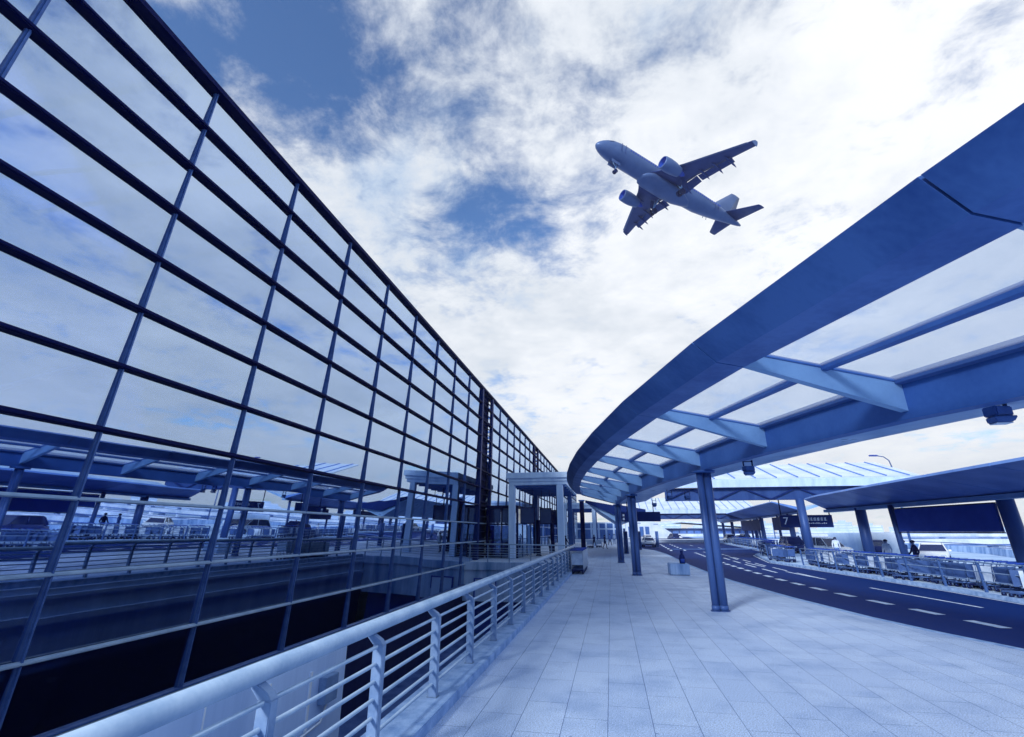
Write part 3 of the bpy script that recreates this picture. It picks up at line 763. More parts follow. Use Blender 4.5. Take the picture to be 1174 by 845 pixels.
# second island canopy, farther
P2 = [(58, 17.2, 20.2, 23.4), (64, 17.6, 20.8, 24.2), (72, 18.3, 21.6, 25.0), (81, 19.2, 22.4, 26.0), (92, 20.3, 23.4, 27.0), (103, 21.2, 24.4, 28), (112, 22, 25, 29), (130, 23.5, 26.5, 30.5)]
t = island_canopy('island_canopy', 'farther island canopy with a peaked dark roof end', P2, 4.2, 5.15, 5.2)
for (x, y) in ((20.8, 64), (22.3, 81), (24.1, 98), (25.0, 112), (26.3, 127)):
    column_leaning(t, x, y, 0, 4.15, .3, .1)
for (x, y) in ((20.3, 59.5), (21.3, 70), (22.6, 84), (23.6, 92)):
    column_leaning(t, x, y, 0, 4.15, .16, .1)
for (x0, y0, x1, y1, lab) in ((20.5, 69.8, 20.7, 64.4, 'blank navy billboard under the farther island canopy, nearer of the two'), (22.0, 92, 22.3, 81.6, 'blank navy billboard under the farther island canopy, more distant of the two')):
    t = thing('billboard', lab, 'billboard', ((x0 + x1) / 2, (y0 + y1) / 2, 2.4), 0, 'billboards on the traffic island')
    MB().beam((x0, y0, 3.1), (x1, y1, 3.1), .12, 1.5).build('panel', M['sign'], t)
    MB().beam((x0, y0, 2.33), (x1, y1, 2.33), .16, .05).build('frame', M['black'], t)
# hanging sign with the number 7
def text_mesh(txt, size, ext=.004):
    c = bpy.data.curves.new('lettering', 'FONT'); c.body = txt; c.size = size; c.extrude = ext; c.align_x = 'CENTER'; c.align_y = 'CENTER'
    o = bpy.data.objects.new('lettering', c); COL.objects.link(o)
    me = bpy.data.meshes.new_from_object(o.evaluated_get(bpy.context.evaluated_depsgraph_get()))
    bpy.data.objects.remove(o); bpy.data.curves.remove(c)
    return me
t = thing('hanging_sign', 'navy hanging sign numbered 7 over the island by the leaning column', 'sign', (16.25, 46.5, 2.5), R(-11))
MB().bb((-1.95, -.1, 0), (1.95, .1, 1.0)).build('panel', M['sign'], t, world=False, bevel=.02)
o = ob('number', text_mesh('7', .85), t, M['white']); o.rotation_euler = (R(90), 0, 0); o.location = (-1.5, -.106, .5)
b = MB(); rr = random.Random(11)
for k in range(8):                                  # small blocky characters too far off to read
    x = -.3 + k * .25
    for s in range(3): b.bb((x - .11, -.112, .56 + s * .09), (x + .11 - rr.random() * .06, -.102, .585 + s * .09))
    b.bb((x - .02, -.115, .53), (x + .01, -.102, .80)); b.bb((x - .11 + rr.random() * .05, -.115, .53), (x - .085 + rr.random() * .05, -.102, .76))
for k in range(14):
    x = -.3 + k * .135
    b.bb((x - .05, -.112, .3), (x + .04, -.102, .33 + rr.random() * .06))
b.build('lettering', M['white'], t, world=False)
b = MB(); b.tube([(-1.8, 0, 1.0), (-1.8, 0, 2.3)], .05, 6).tube([(1.8, 0, 1.0), (1.8, 0, 2.3)], .05, 6); b.build('hanger', M['black'], t, world=False)

# ------------------------------------------------------------------ cross canopies over the road
def cross_canopy(label, x0, x1, y, zb, zt, depth, rise, cols, nrib):
    t = thing('cross_canopy', label, 'canopy', (cols[0][0], cols[0][1], 0), 0, 'white roofed canopies across the road')
    MB().loft([[(x0, y, zb), (x0, y - .1, zt), (x0, y + .3, zt), (x0, y + .3, zb)], [(x1, y, zb - .05), (x1, y - .1, zt - .02), (x1, y + .3, zt - .02), (x1, y + .3, zb - .05)]], 0, False).build('fascia', M['lightcol'], t)
    MB().loft([[(x0, y, zt + .002), (x0, y + depth, zt + rise), (x0, y + depth, zt + rise + .1), (x0, y - .05, zt + .1)], [(x1, y, zt + .002), (x1, y + depth, zt + rise), (x1, y + depth, zt + rise + .1), (x1, y - .05, zt + .1)]], 0, False).build('roof', M['whiteroof'], t)
    b = MB()
    for k in range(nrib):
        x = x0 + (x1 - x0) * (k + .5) / nrib
        b.beam((x, y - .05, zt + .13), (x, y + depth, zt + rise + .13), .09, .09)
    b.build('roof_rib', M['darkroof'], t)
    MB().bb((x0, y + .5, zb - 1.0), (x1, y + .9, zb)).build('girder', M['column_dark'], t)
    b = MB(); k = 0; x = x0
    while x < x1 - 2:
        b.beam((x, y + .4, zb - .08 if k % 2 else zb - .95), (x + 2, y + .4, zb - .95 if k % 2 else zb - .08), .1, .1); x += 2; k += 1
    b.build('truss', M['sign'], t)
    for (x, yy, l) in cols:
        column_leaning(t, x, yy, 0, zb - .9, .3, l)
    return t
cross_canopy('white ribbed roof spanning the road behind the walkway canopy', 4.6, 23.2, 42.0, 5.55, 6.1, 6.0, 1.75, ((14.84, 42.6, .12),), 12)
cross_canopy('distant white ribbed roof spanning the road far up the road', 3.5, 26, 96, 5.3, 5.9, 9, 2.6, ((4.2, 97, 0), (25.5, 97, 0)), 16)

# ------------------------------------------------------------------ luggage trolleys
def trolley():
    t = thing('luggage_trolley', 'pale luggage trolley', 'trolley', (0, 0, 0), 0, 'luggage trolleys')
    b = MB()
    b.tube([(-.28, .12, .22), (-.24, 1.0, .16), (.24, 1.0, .16), (.28, .12, .22)], .018, 6)
    for x in (-.14, 0, .14): b.tube([(x, .12, .21), (x, 1.0, .165)], .012, 6)
    b.tube([(-.28, .12, .22), (.28, .12, .22)], .018, 6)
    b.build('base_frame', M['chrome'], t)
    b = MB()
    for x in (-.29, .29): b.tube([(x, .16, .2), (x, .05, .95), (x, -.08, 1.08)], .018, 6)
    b.tube([(-.29, .1, .62), (.29, .1, .62)], .012, 6)
    b.build('upright_frame', M['white'], t)
    MB().tube([(-.31, -.08, 1.09), (.31, -.08, 1.09)], .028, 8).build('handle', M['navy'], t)
    MB().bb((-.26, .05, .42), (.26, .075, .92)).bb((-.285, .1, .36), (-.27, .62, .9)).bb((.27, .1, .36), (.285, .62, .9)).build('advert_board', M['board_pale'], t)
    b = MB()
    for z in (.72, .82, .92): b.tube([(-.28, .1, z), (-.26, .42, z - .04), (.26, .42, z - .04), (.28, .1, z)], .009, 5)
    for x in (-.2, -.07, .07, .2): b.tube([(x, .1, .7), (x, .42, .68), (x, .42, .9)], .007, 5)
    b.build('basket', M['chrome'], t)
    for (x, y) in ((-.24, .14), (.24, .14), (0, .95)):
        b = MB(); b.tube([(x - .025, y, .075), (x + .025, y, .075)], .075, 12); w = b.build('wheel', M['black'], t)
        MB().bb((x - .035, y - .02, .07), (x + .035, y + .02, .19)).build('fork', M['chrome'], w)
    MB().bb((-.27, .02, .14), (.27, .12, .21)).build('bumper', M['black'], t)
    return t
tr = trolley(); remember(tr)
near = 'pale luggage trolley nested in the short row beside the walkway railing'
tr.location = (-1.9, 28.0, 0); tr.scale = (1.12, 1.12, 1.12)
tr['label'] = 'front luggage trolley of the short row by the walkway railing'; tr['group'] = 'trolleys nested by the walkway railing'
for i in range(1, 13):
    dup(tr, (-1.9 + i * .002, 28.0 + i * .34, 0), R(random.uniform(-1, 1)), near)
for i in range(5):
    dup(tr, (-3.0 + .1 * i + (.9 if i > 2 else 0), 70 + i * .8, 0), R(random.uniform(-3, 3)), 'distant luggage trolley standing by the people on the walkway', 'trolleys far along the walkway')
for c in KID[tr.name]:
    if c.name.startswith('advert_board'): BOARD = c.data
    if c.name.startswith('upright_frame'): UPR = c.data
DARKU = UPR.copy(); DARKU.materials.clear(); DARKU.materials.append(M['chrome'])
DARKB = BOARD.copy(); DARKB.materials.clear(); DARKB.materials.append(M['board'])
lab = 'luggage trolley packed behind the island railing'
def darken(r, p):
    dk = random.random() < p
    for c in r.children:
        if dk and c.name.startswith('advert_board'): c.data = DARKB
        if c.name.startswith('upright_frame'): c.data = DARKU
y = 15.5; n = 0
while y < 48 and n < 95:
    x = m0(y) + .95 + (.25 if n % 9 < 4 else 0) + random.uniform(-.03, .03)
    if not (38.5 < y < 41.2 or 42.0 < y < 43.4):
        q = dup(tr, (x, y, 0), R((8 if n % 16 < 12 else 50) + random.uniform(-12, 12)), lab, 'trolleys packed along the island railing'); n += 1; darken(q, .78); q.scale = (1, 1, 1)
    y += random.uniform(.26, .42) if n % 9 else .9
y = 50
while y < 100:
    darken(dup(tr, (m0(y) + 1.1 + random.uniform(-.1, .1), y, 0), R(-8), 'luggage trolley in the far rows along the island', 'trolleys in the far island rows'), .6); y += .8
# island railing
def island_rail(y0, y1, label, step):
    t = thing('island_railing', label, 'railing', (m0(y0) + .45, y0, 0), 0, 'railings along the traffic island')
    y = y0; ys = []
    while y <= y1 + .01: ys.append(y); y += step
    for yy in ys:
        x = m0(yy) + .42
        MB().beam((x, yy, 0), (x - .06, yy, 1.08), .09, .06, (0, 1, 0)).build('post', M['steel'], t)
    for z in (.4, .72, 1.06):
        MB().tube([(m0(q) + .42 - .055 * z, q, z) for q in ys], .03 if z > 1 else .02, 8).build('rail', M['post'], t)
island_rail(12.0, 38.4, 'long steel railing along the near edge of the traffic island', 2.2)
island_rail(48, 100, 'distant steel railing along the traffic island', 4)
island_rail(-4, 11, 'steel railing of the traffic island beside the camera', 2.5)

# ------------------------------------------------------------------ vehicles
def car(label, paint, loc, rz, suv=False, group=None, sign=False):
    t = thing('parked_car', label, 'car', loc, rz, group)
    h = 1.72 if suv else 1.45; L_ = 4.6; w = .9
    # side profile stations: x along length (front = +), belt z, roof z, half widths
    st = [(-2.3, .50, .72, .74), (-2.22, .36, .92, .82), (-1.6, .30, .98 if not suv else 1.05, .89), (-.6, .28, .95 if not suv else 1.04, .9), (.6, .28, .95 if not suv else 1.03, .9), (1.1, .28, .94 if not suv else 1.0, .9), (1.75, .32, .84 if not suv else .95, .87), (2.2, .36, .72 if not suv else .84, .78), (2.3, .46, .62, .66)]
    b = MB(); rings = []
    for (x, z0, z1, hw) in st:
        zm = z0 + (z1 - z0) * .55
        rings.append([(x, -hw * .9, z0), (x, -hw, z0 + .12), (x, -hw, zm), (x, -hw * .94, z1), (x, hw * .94, z1), (x, hw, zm), (x, hw, z0 + .12), (x, hw * .9, z0)])
    b.loft(rings, 0, True); body = b.build('body', paint, t, world=False)
    b = MB(); rb = -2.1 if suv else -1.95
    zb = 1.04 if suv else .95
    cab = [(rb, zb - .03, .78), (rb + (.3 if suv else .62), h - .1, .62), (rb + (.5 if suv else 1.0), h, .6), (.25, h - .02, .6), (.45, h - .08, .62), (1.15, zb - .04, .8)]
    rings = [[(x, -hw, z), (x, hw, z), (x, hw * 1.2 if 0 < i < 5 else hw, zb - .06), (x, -hw * 1.2 if 0 < i < 5 else -hw, zb - .06)] for i, (x, z, hw) in enumerate(cab)]
    b.loft(rings, 0, False); b.build('window_glass', M['carglass'], t, world=False)
    b = MB(); b.loft([[(x, -hw * .98, z + .004), (x, hw * .98, z + .004), (x, hw * .9, z + .05), (x, -hw * .9, z + .05)] for (x, z, hw) in cab[1:5]], 0, True); b.build('roof', paint, t, world=False)
    b = MB()
    for s in (-1, 1):
        b.tube([(cab[0][0], s * .80, zb), (cab[1][0], s * .66, cab[1][1] + .02), (cab[2][0], s * .63, h + .01), (.25, s * .63, h), (1.12, s * .82, zb)], .035, 6)
        b.tube([(-.45, s * .76, zb), (-.5, s * .64, h)], .035, 6)
    b.build('pillar', paint, t, world=False)
    for (x, s) in ((1.4, -1), (1.4, 1), (-1.4, -1), (-1.4, 1)):
        b = MB(); b.tube([(x, s * .72, .33), (x, s * .92, .33)], .33, 18); wv = b.build('wheel', M['black'], t, world=False)
        b = MB(); b.tube([(x, s * .9, .33), (x, s * .93, .33)], .2, 12); b.build('rim', M['chrome'], wv, world=False)
    for s in (-1, 1):
        MB().box((2.2, s * .58, .66 if not suv else .76), (.16, .3, .14)).build('headlight', M['lamp'], t, world=False, bevel=.02)
        MB().box((-2.24, s * .62, .8), (.1, .26, .14)).build('tail_light', M['cloth_mid'], t, world=False, bevel=.02)
        MB().box((.95, s * .98, 1.0), (.12, .16, .12)).build('mirror', paint, t, world=False, bevel=.02)
    MB().box((2.31, 0, .5), (.04, .9, .16)).box((-2.3, 0, .45), (.06, 1.3, .12)).build('bumper', M['black'], t, world=False)
    if sign: MB().box((-.4, 0, h + .1), (.2, .5, .12)).build('roof_sign', M['white'], t, world=False, bevel=.02)
    return t
D2 = R(-90)
car('white off-road car parked on the drop-off road beside the numbered sign', M['carwhite'], (19.6, 52, -.11), D2 + .25, True)
car('dark hatchback waiting behind the white off-road car', M['cardark'], (19.3, 60, -.11), D2, True)
car('white saloon car passing behind the big billboard', M['carwhite'], (23.5, 43.5, -.11), R(-120), False)
car('white saloon car far up the road in the lay-by', M['carwhite'], (5.6, 82, -.12), R(92), False)
car('dark saloon car parked in front of the white hoarding', M['cardark'], (26.0, 58, -.11), R(80))
car('dark people carrier at the right end of the drop-off road', M['cardark'], (26.5, 33, -.11), R(-95), True)
car('silver grey saloon car at the far right of the drop-off road', M['carwhite'], (25.5, 22, -.11), R(-95))
for i, (x, y, p) in enumerate(((24, 112, 'carwhite'), (27.5, 118, 'cardark'), (30, 125, 'carwhite'), (8.5, 128, 'carwhite'), (15.5, 135, 'cardark'), (18, 150, 'carwhite'))):
    car('tiny %s car in the far distance up the road' % ('white' if p == 'carwhite' else 'dark'), M[p], (x, y, -.11), R(88 + i * 4), i % 2 == 0, group='%s cars far up the road' % ('white' if p == 'carwhite' else 'dark'))

# ------------------------------------------------------------------ people
def person(label, loc, rz, pose='stand', top='cloth_light', legs='cloth_dark', scale=1., group=None):
    J = {}
    if pose == 'sit':
        J = dict(pel=(0, 0, .55), sp=(0, -.02, .80), ch=(0, -.02, 1.04), nk=(0, .0, 1.20), hd=(0, .03, 1.31), ht=(0, .03, 1.42),
                 sl=(-.19, -.02, 1.10), el=(-.25, .06, .83), wl=(-.16, .28, .70), hl=(-.12, .36, .69), sr=(.19, -.02, 1.10), er=(.25, .06, .83), wr=(.16, .28, .70), hr=(.12, .36, .69),
                 tl=(-.10, .04, .54), kl=(-.13, .46, .52), al=(-.13, .50, .10), fl=(-.13, .64, .04), tr=(.10, .04, .54), kr=(.13, .46, .52), ar=(.13, .50, .10), fr=(.13, .64, .04))
    else:
        st = .20 if pose == 'walk' else .03
        J = dict(pel=(0, 0, .95), sp=(0, .01, 1.14), ch=(0, .01, 1.34), nk=(0, .01, 1.50), hd=(0, .03, 1.60), ht=(0, .03, 1.71),
                 sl=(-.19, .0, 1.42), el=(-.25, -st * .5, 1.14), wl=(-.25, .10 - st * .3, .90), hl=(-.24, .14 - st * .3, .80), sr=(.19, .0, 1.42), er=(.25, st * .5, 1.14), wr=(.25, .08 + st, .92), hr=(.24, .12 + st, .83),
                 tl=(-.10, .0, .90), kl=(-.11, st * .9 + .02, .50), al=(-.11, st * 1.1, .10), fl=(-.12, st * 1.1 + .16, .04), tr=(.10, .0, .90), kr=(.11, -st * .4 + .02, .50), ar=(.11, -st * 1.3, .12), fr=(.12, -st * 1.3 + .14, .05))
    rad = dict(pel=.15, sp=.135, ch=.165, nk=.06, hd=.095, ht=.07, sl=.075, el=.05, wl=.034, hl=.035, sr=.075, er=.05, wr=.034, hr=.035, tl=.095, kl=.062, al=.042, fl=.04, tr=.095, kr=.062, ar=.042, fr=.04)
    names = list(J)
    E = [('pel', 'sp'), ('sp', 'ch'), ('ch', 'nk'), ('nk', 'hd'), ('hd', 'ht'), ('ch', 'sl'), ('sl', 'el'), ('el', 'wl'), ('wl', 'hl'), ('ch', 'sr'), ('sr', 'er'), ('er', 'wr'), ('wr', 'hr'),
         ('pel', 'tl'), ('tl', 'kl'), ('kl', 'al'), ('al', 'fl'), ('pel', 'tr'), ('tr', 'kr'), ('kr', 'ar'), ('ar', 'fr')]
    me = bpy.data.meshes.new('body'); me.from_pydata([J[n] for n in names], [(names.index(a), names.index(b_)) for a, b_ in E], [])
    o = bpy.data.objects.new('body', me); COL.objects.link(o)
    md = o.modifiers.new('skin', 'SKIN'); sv = me.skin_vertices[0].data
    for i, n in enumerate(names): sv[i].radius = (rad[n], rad[n] * (.72 if n in ('pel', 'sp', 'ch') else 1)); sv[i].use_root = (n == 'pel')
    sd_ = o.modifiers.new('sub', 'SUBSURF'); sd_.levels = 2; sd_.render_levels = 2
    me2 = bpy.data.meshes.new_from_object(o.evaluated_get(bpy.context.evaluated_depsgraph_get()))
    bpy.data.objects.remove(o); bpy.data.meshes.remove(me); me2.name = 'body'
    for m in ('skin', top, legs, 'black'): me2.materials.append(M[m])
    zs = J['nk'][2]; zp = J['pel'][2] - .02
    for p in me2.polygons:
        c = p.center; p.use_smooth = True
        if c.z > zs: p.material_index = 0
        elif min((Vector(J[k]) - c).length for k in ('hl', 'hr')) < .09: p.material_index = 0
        elif c.z < .1: p.material_index = 3
        elif (pose == 'sit' and (c.y > .12 and c.z < .66 and abs(c.x) < .22 or c.z < .5)) or (pose != 'sit' and c.z < zp): p.material_index = 2
        else: p.material_index = 1
    t = thing('person', label, 'person', loc, rz, group); t.scale = (scale,) * 3
    ob('body', me2, t)
    hd = Vector(J['hd']); b = MB(); rings = []
    for k in range(7):
        a = k / 6 * R(105); rings.append([hd + Vector((math.cos(q * math.pi / 6) * .112 * math.sin(a) if a > 0 else 0, -.018 + math.sin(q * math.pi / 6) * .118 * math.sin(a), .04 + .105 * math.cos(a))) for q in range(12)])
    b.loft(rings, 0, True, cap=True); b.build('hair', M['hair'], t, world=False)
    return t
# concrete block seat with its sitter
t = thing('concrete_block', 'square pale concrete block on the walkway near the road', 'block', (3.45, 29.2, 0))
MB().bb((2.95, 28.5, 0), (3.95, 29.7, .56)).build('block', M['concrete'], t, bevel=.03)
MB().bb((2.98, 28.53, -.001), (3.92, 29.67, .05)).build('base', M['darkwall'], t)
t = thing('rucksack', 'dark upright rucksack left standing on the concrete block', 'bag', (3.66, 28.85, .56))
b = MB(); b.loft([[(3.66 + .15 * w_ * math.cos(k * math.pi / 5), 28.85 + .11 * w_ * math.sin(k * math.pi / 5), .562 + z) for k in range(10)] for z, w_ in ((0, .9), (.06, 1.05), (.25, 1.08), (.38, .9), (.45, .55), (.5, .42), (.56, .5), (.62, .4), (.64, .15))], 0, True); b.build('body', M['cloth_dark'], t)
MB().tube([(3.60, 28.85, .56 + .6), (3.62, 28.85, .56 + .72), (3.70, 28.85, .56 + .72), (3.72, 28.85, .56 + .6)], .014, 6).build('handle', M['black'], t)
MB().loft([[(3.66 + .11 * math.cos(k * math.pi / 4), 28.74 - .05 * math.sin(k * math.pi / 4), .60 + z) for k in range(5)] for z in (0, .2)], 0, True).build('pocket', M['navy'], t)
FAR = [(-2.36, 71.6, 'cloth_dark', 'cloth_dark', 'walk', 'person in dark clothes at left of the distant trolleys'), (-.9, 67.4, 'cloth_dark', 'cloth_dark', 'walk', 'person in long dark clothes walking nearest along the far walkway'), (-.3, 84, 'cloth_mid', 'cloth_dark', 'walk', 'person in mid blue top far along the walkway'),
       (.5, 92, 'cloth_light', 'cloth_mid', 'stand', 'person in pale top farthest along the walkway'), (-5.6, 46.5, 'cloth_light', 'cloth_dark', 'stand', 'person in pale shirt under the entrance canopy'), (-4.9, 55, 'cloth_dark', 'cloth_dark', 'walk', 'person in dark clothes behind the entrance canopy column')]
for (x, y, a, c, ps, lb) in FAR: person(lb, (x, y, 0), random.uniform(0, 6), ps, a, c)
person('man in a white shirt standing by the white off-road car', (18.0, 46, 0), R(160), 'stand', 'cloth_light', 'cloth_mid')
person('person in a pale patterned top behind the island trolleys', (16.2, 34.4, 0), R(120), 'stand', 'cloth_light', 'cloth_dark')
person('person in mid blue top beside the pale topped one on the island', (16.4, 33.0, 0), R(200), 'walk', 'cloth_mid', 'cloth_dark')
person('person in dark top bending near the slim island column', (16.2, 31.6, 0), R(80), 'walk', 'cloth_dark', 'cloth_dark')
person('person in a pale top among the far island trolleys', (20.0, 66, 0), R(80), 'walk', 'cloth_light', 'cloth_dark')
person('person in dark top among the far island trolleys', (20.6, 62, 0), R(180), 'stand', 'cloth_dark', 'cloth_mid')

# ------------------------------------------------------------------ background beyond the road
t = thing('site_hoarding', 'plain white hoarding wall beyond the drop-off road', 'hoarding', (25.4, 58, 0))
MB().beam((22.5, 59.0, .95), (25.4, 57.8, .95), .2, 2.2).build('side_panel', M['lightcol'], t)  # bluer paint gives this panel its shaded tone, the front its lit one
MB().beam((25.42, 57.76, .97), (28.9, 58.6, .97), .2, 2.24).build('front_panel', M['white'], t)
def flyover(label, d, z, x0, x1, skew, th=1.0):
    ca = Vector((-math.sin(YAW), math.cos(YAW), 0)); ra = Vector((math.cos(YAW), math.sin(YAW), 0))
    P = lambda x, dd=0, zz=0: Vector((0, 0, z + zz)) + ca * (d + dd + skew * x) + ra * x
    t = thing('flyover', label, 'flyover', P((x0 + x1) / 2, 0, -z - 5.2), 0, 'elevated roads beyond the airport forecourt')
    MB().beam(P(x0), P(x1), 8, .5).build('deck', M['darkroof'], t)
    for s in (-4.1, 4.1): MB().beam(P(x0, s, .55), P(x1, s, .55), .25, th).build('parapet', M['flyover'], t)
    MB().tube([P(x0, -4.1, th * .5 + .75), P(x1, -4.1, th * .5 + .75)], .06, 6).build('guard_rail', M['steel'], t)
    x = x0 + 6
    while x < x1:
        p = P(x); MB().bb((p.x - .7, p.y - .7, -5.2), (p.x + .7, p.y + .7, z - .25)).build('pier', M['flyover'], t); x += 24
flyover('near elevated road with a pale parapet beyond the drop-off road', 66, -1.2, 20, 190, .10)
flyover('far elevated road with a pale parapet behind the near one', 112, -.6, 10, 300, .06)
flyover('most distant elevated road near the skyline', 190, .2, -10, 420, .02)
b = MB(); t = thing('forecourt_barrier', 'low pale concrete barrier at the outer edge of the drop-off road', 'barrier', (m1(20) + 17, 20, 0))
MB().loft([[(m1(y) + 17.0, y, -.6), (m1(y) + 17.5, y, -.6), (m1(y) + 17.35, y, .55), (m1(y) + 17.15, y, .55)] for y in YS[::3]], 0, False).build('barrier_wall', M['concrete'], t)
MB().tube([(m1(y) + 17.25, y, .85) for y in YS[::3]], .05, 6).build('guard_rail', M['steel'], t)
# parked cars beyond
cars = [(36, 40), (40, 50), (44, 60), (47, 46), (52, 58), (55, 70), (60, 52), (64, 64), (70, 60), (76, 72)]
# street lamps
def lamp(x, y, hgt, label, rz):
    t = thing('street_lamp', label, 'street lamp', (x, y, -.1), rz, 'street lamps beyond the canopies')
    b = MB(); b.tube([(0, 0, 0), (0, 0, hgt - 1.2)], [.14, .08], 10); b.build('pole', M['steel'], t, world=False)
    b = MB(); b.tube([(0, 0, hgt - 1.2), (-.15, 0, hgt - .55), (-.7, 0, hgt - .12), (-1.5, 0, hgt)], .06, 8); b.build('arm', M['steel'], t, world=False)
    MB().box((-1.95, 0, hgt + .02), (1.0, .34, .16)).build('lamp_head', M['navy'], t, world=False, bevel=.05)
lamp(34.6, 67.9, 11.2, 'street lamp rising above the right end of the white ribbed roof', R(11))
lamp(35.3, 147.8, 11.0, 'street lamp between the cross roof and the farther island canopy', R(11))
lamp(58, 88, 10, 'street lamp between billboard and right hand column', R(11))
lamp(44, 150, 11, 'thin distant street lamp left of the numbered sign', R(191))
# skyline and far airport buildings
rr = random.Random(5)
for i in range(46):
    a = R(-2 + i * 1.75 + rr.uniform(-.5, .5)); d = rr.uniform(520, 900)
    x, y = d * math.sin(a), d * math.cos(a)
    h = rr.uniform(8, 13) if rr.random() < .7 else rr.uniform(13, 19); w = rr.uniform(16, 34)
    t = thing('tower_block', 'pale hazy tower block low on the horizon', 'building', (x, y, -5.2), -a, 'pale tower blocks along the horizon')
    b = MB(); b.bb((-w / 2, 0, 0), (w / 2, 14, h)).bb((-w / 5, 3, h), (w / 5, 10, h + 2.5)); b.build('wall', M['haze_building'], t, world=False)
    b = MB(); z = 2.5
    while z < h - 1.5:
        b.bb((-w / 2 + 1, -.12, z), (w / 2 - 1, .0, z + 1.3)); z += 3.2
    b.build('window', M['flyover'], t, world=False)
t = thing('far_terminal', 'low white airport hall at the end of the road', 'building', (22, 230, -.1))
MB().bb((4, 232, -5), (62, 262, 3.4)).build('wall', M['board'], t)
MB().loft([[(x, 226, 3.2 + q), (x, 266, 3.4 + q), (x, 266, 4.6 + q), (x, 226, 3.9 + q)] for x, q in ((0, 0), (30, 2.6), (66, 0))], 0, False).build('roof', M['whiteroof'], t)
b = MB()
for k in range(18): b.bb((5 + k * 3.1, 231.8, -.2), (7.4 + k * 3.1, 232.1, 2.4))
b.build('window', M['darkroof'], t)
t = thing('ramp_building', 'white sloping ramp building left of the distant hall', 'building', (12, 170, 0))
MB().prism([(5, 170, -.3), (22, 170, -.3), (14, 170, 5.2), (5, 170, 6.2)], (0, 14, 0)).build('wall', M['whiteroof'], t)
b = MB()
for k in range(4): b.bb((5.6 + k * 1.8, 169.8, .4), (6.8 + k * 1.8, 170.1, 3.6))
b.build('window', M['girder'], t)
t = thing('end_building', 'dark windowed airport block closing the far end of the walkway', 'building', (-2, 140, 0))
MB().bb((-9.5, 140, 0), (3.2, 150, 4.5)).build('wall', M['lightcol'], t)
b = MB()
for k in range(6): b.bb((-9 + k * 2, 139.8, .3), (-7.5 + k * 2, 140.1, 2.6)); b.bb((-9 + k * 2, 139.8, 3.0), (-7.5 + k * 2, 140.1, 4.2))
b.build('window', M['girder'], t)

# ------------------------------------------------------------------ air
hz, nt, b_ = newmat('air_haze'); nt.nodes.remove(b_)
pv = nt.nodes.new('ShaderNodeVolumePrincipled'); pv.inputs['Density'].default_value = .00032; pv.inputs['Color'].default_value = (.97, .985, 1, 1); pv.inputs['Anisotropy'].default_value = .2
nt.links.new(pv.outputs[0], nt.nodes['Material Output'].inputs['Volume'])
o = MB().bb((-1100, -250, -6.2), (1100, 1100, 95)).build('haze', hz); o['kind'] = 'stuff'

# ------------------------------------------------------------------ airliner on approach
PR = Matrix(((-0.77438755146983, 0.5935121518701938, 0.21924243592647252), (-0.6003552022157, -0.7986547630938168, 0.04152349407546965), (0.19974371404686947, -0.09946806004930137, 0.974786414415379)))
air = thing('airliner', 'twin engined passenger jet flying overhead with landing gear down', 'airplane', (1.774, 71.791, 70.309))
air.rotation_mode = 'QUATERNION'; air.rotation_quaternion = PR.to_quaternion()
def pb(b, name, m, parent=None, **k): return b.build(name, m, parent if parent else air, world=False, **k)
def circ(x, ry, rz, zc, n=28, yc=0): return [(x, yc + ry * math.cos(k * 2 * math.pi / n), zc + rz * math.sin(k * 2 * math.pi / n)) for k in range(n)]
FS = [(0, .06, .06, -.52), (-.12, .35, .33, -.5), (-.45, .72, .68, -.44), (-1.0, 1.08, 1.05, -.34), (-1.9, 1.46, 1.46, -.2), (-3.0, 1.74, 1.78, -.08), (-4.4, 1.92, 1.98, 0), (-5.6, 1.975, 2.07, 0), (-12, 1.975, 2.07, 0), (-22, 1.975, 2.07, 0), (-25, 1.96, 2.0, .06), (-28, 1.72, 1.72, .3), (-31, 1.34, 1.36, .58), (-34, .86, .92, .84), (-36.5, .42, .5, 1.0), (-37.5, .16, .2, 1.05)]
b = MB(); b.loft([circ(x, a, c, z) for x, a, c, z in FS]); fus = pb(b, 'fuselage', M['plane'])
b = MB(); b.loft([circ(x, a, c, z, 20) for x, a, c, z in ((-10.2, .3, .1, -1.9), (-11.2, 1.6, .6, -1.75), (-12.6, 2.15, .95, -1.5), (-17.5, 2.2, 1.0, -1.5), (-20, 1.9, .8, -1.6), (-22, 1.1, .4, -1.75), (-23, .2, .1, -1.95))]); pb(b, 'belly_fairing', M['plane'])
b = MB()
for s in (-1, 1):
    for (x0, x1, y0, y1, z0, z1) in ((-1.55, -2.3, .25, 1.0, .75, 1.05), (-2.0, -2.9, 1.05, 1.5, .55, 1.0)):
        b.add([(x0, s * y0, z0), (x0 - .05, s * y1, z0 - .15), (x1, s * (y1 + .05), z1 - .15), (x1, s * y0, z1 + .25)], [(0, 1, 2, 3)])
pb(b, 'cockpit_window', M['navy'])
b = MB()
for s in (-1, 1):
    for k in range(44):
        x = -6.6 - k * .53
        for zz in (0,): b.box((x, s * 1.955, .52), (.24, .06, .34))
pb(b, 'cabin_window', M['navy'])
b = MB()
for s in (-1, 1):
    for x in (-4.9, -29.0):
        r_ = 1.93 if x > -20 else 1.6
        for dx in (-.45, .45): b.box((x + dx, s * r_, .1), (.05, .12, 1.8))
pb(b, 'cabin_door', M['planedark'])
def foil(xle, ch, y, z, tc):
    pr = [(0, 0), (.04, .42), (.15, .8), (.35, 1.), (.6, .75), (.85, .3), (1, .02), (.85, -.2), (.6, -.45), (.35, -.6), (.15, -.5), (.04, -.3)]
    return [(xle - u * ch, y, z + v * ch * tc * .5) for u, v in pr]
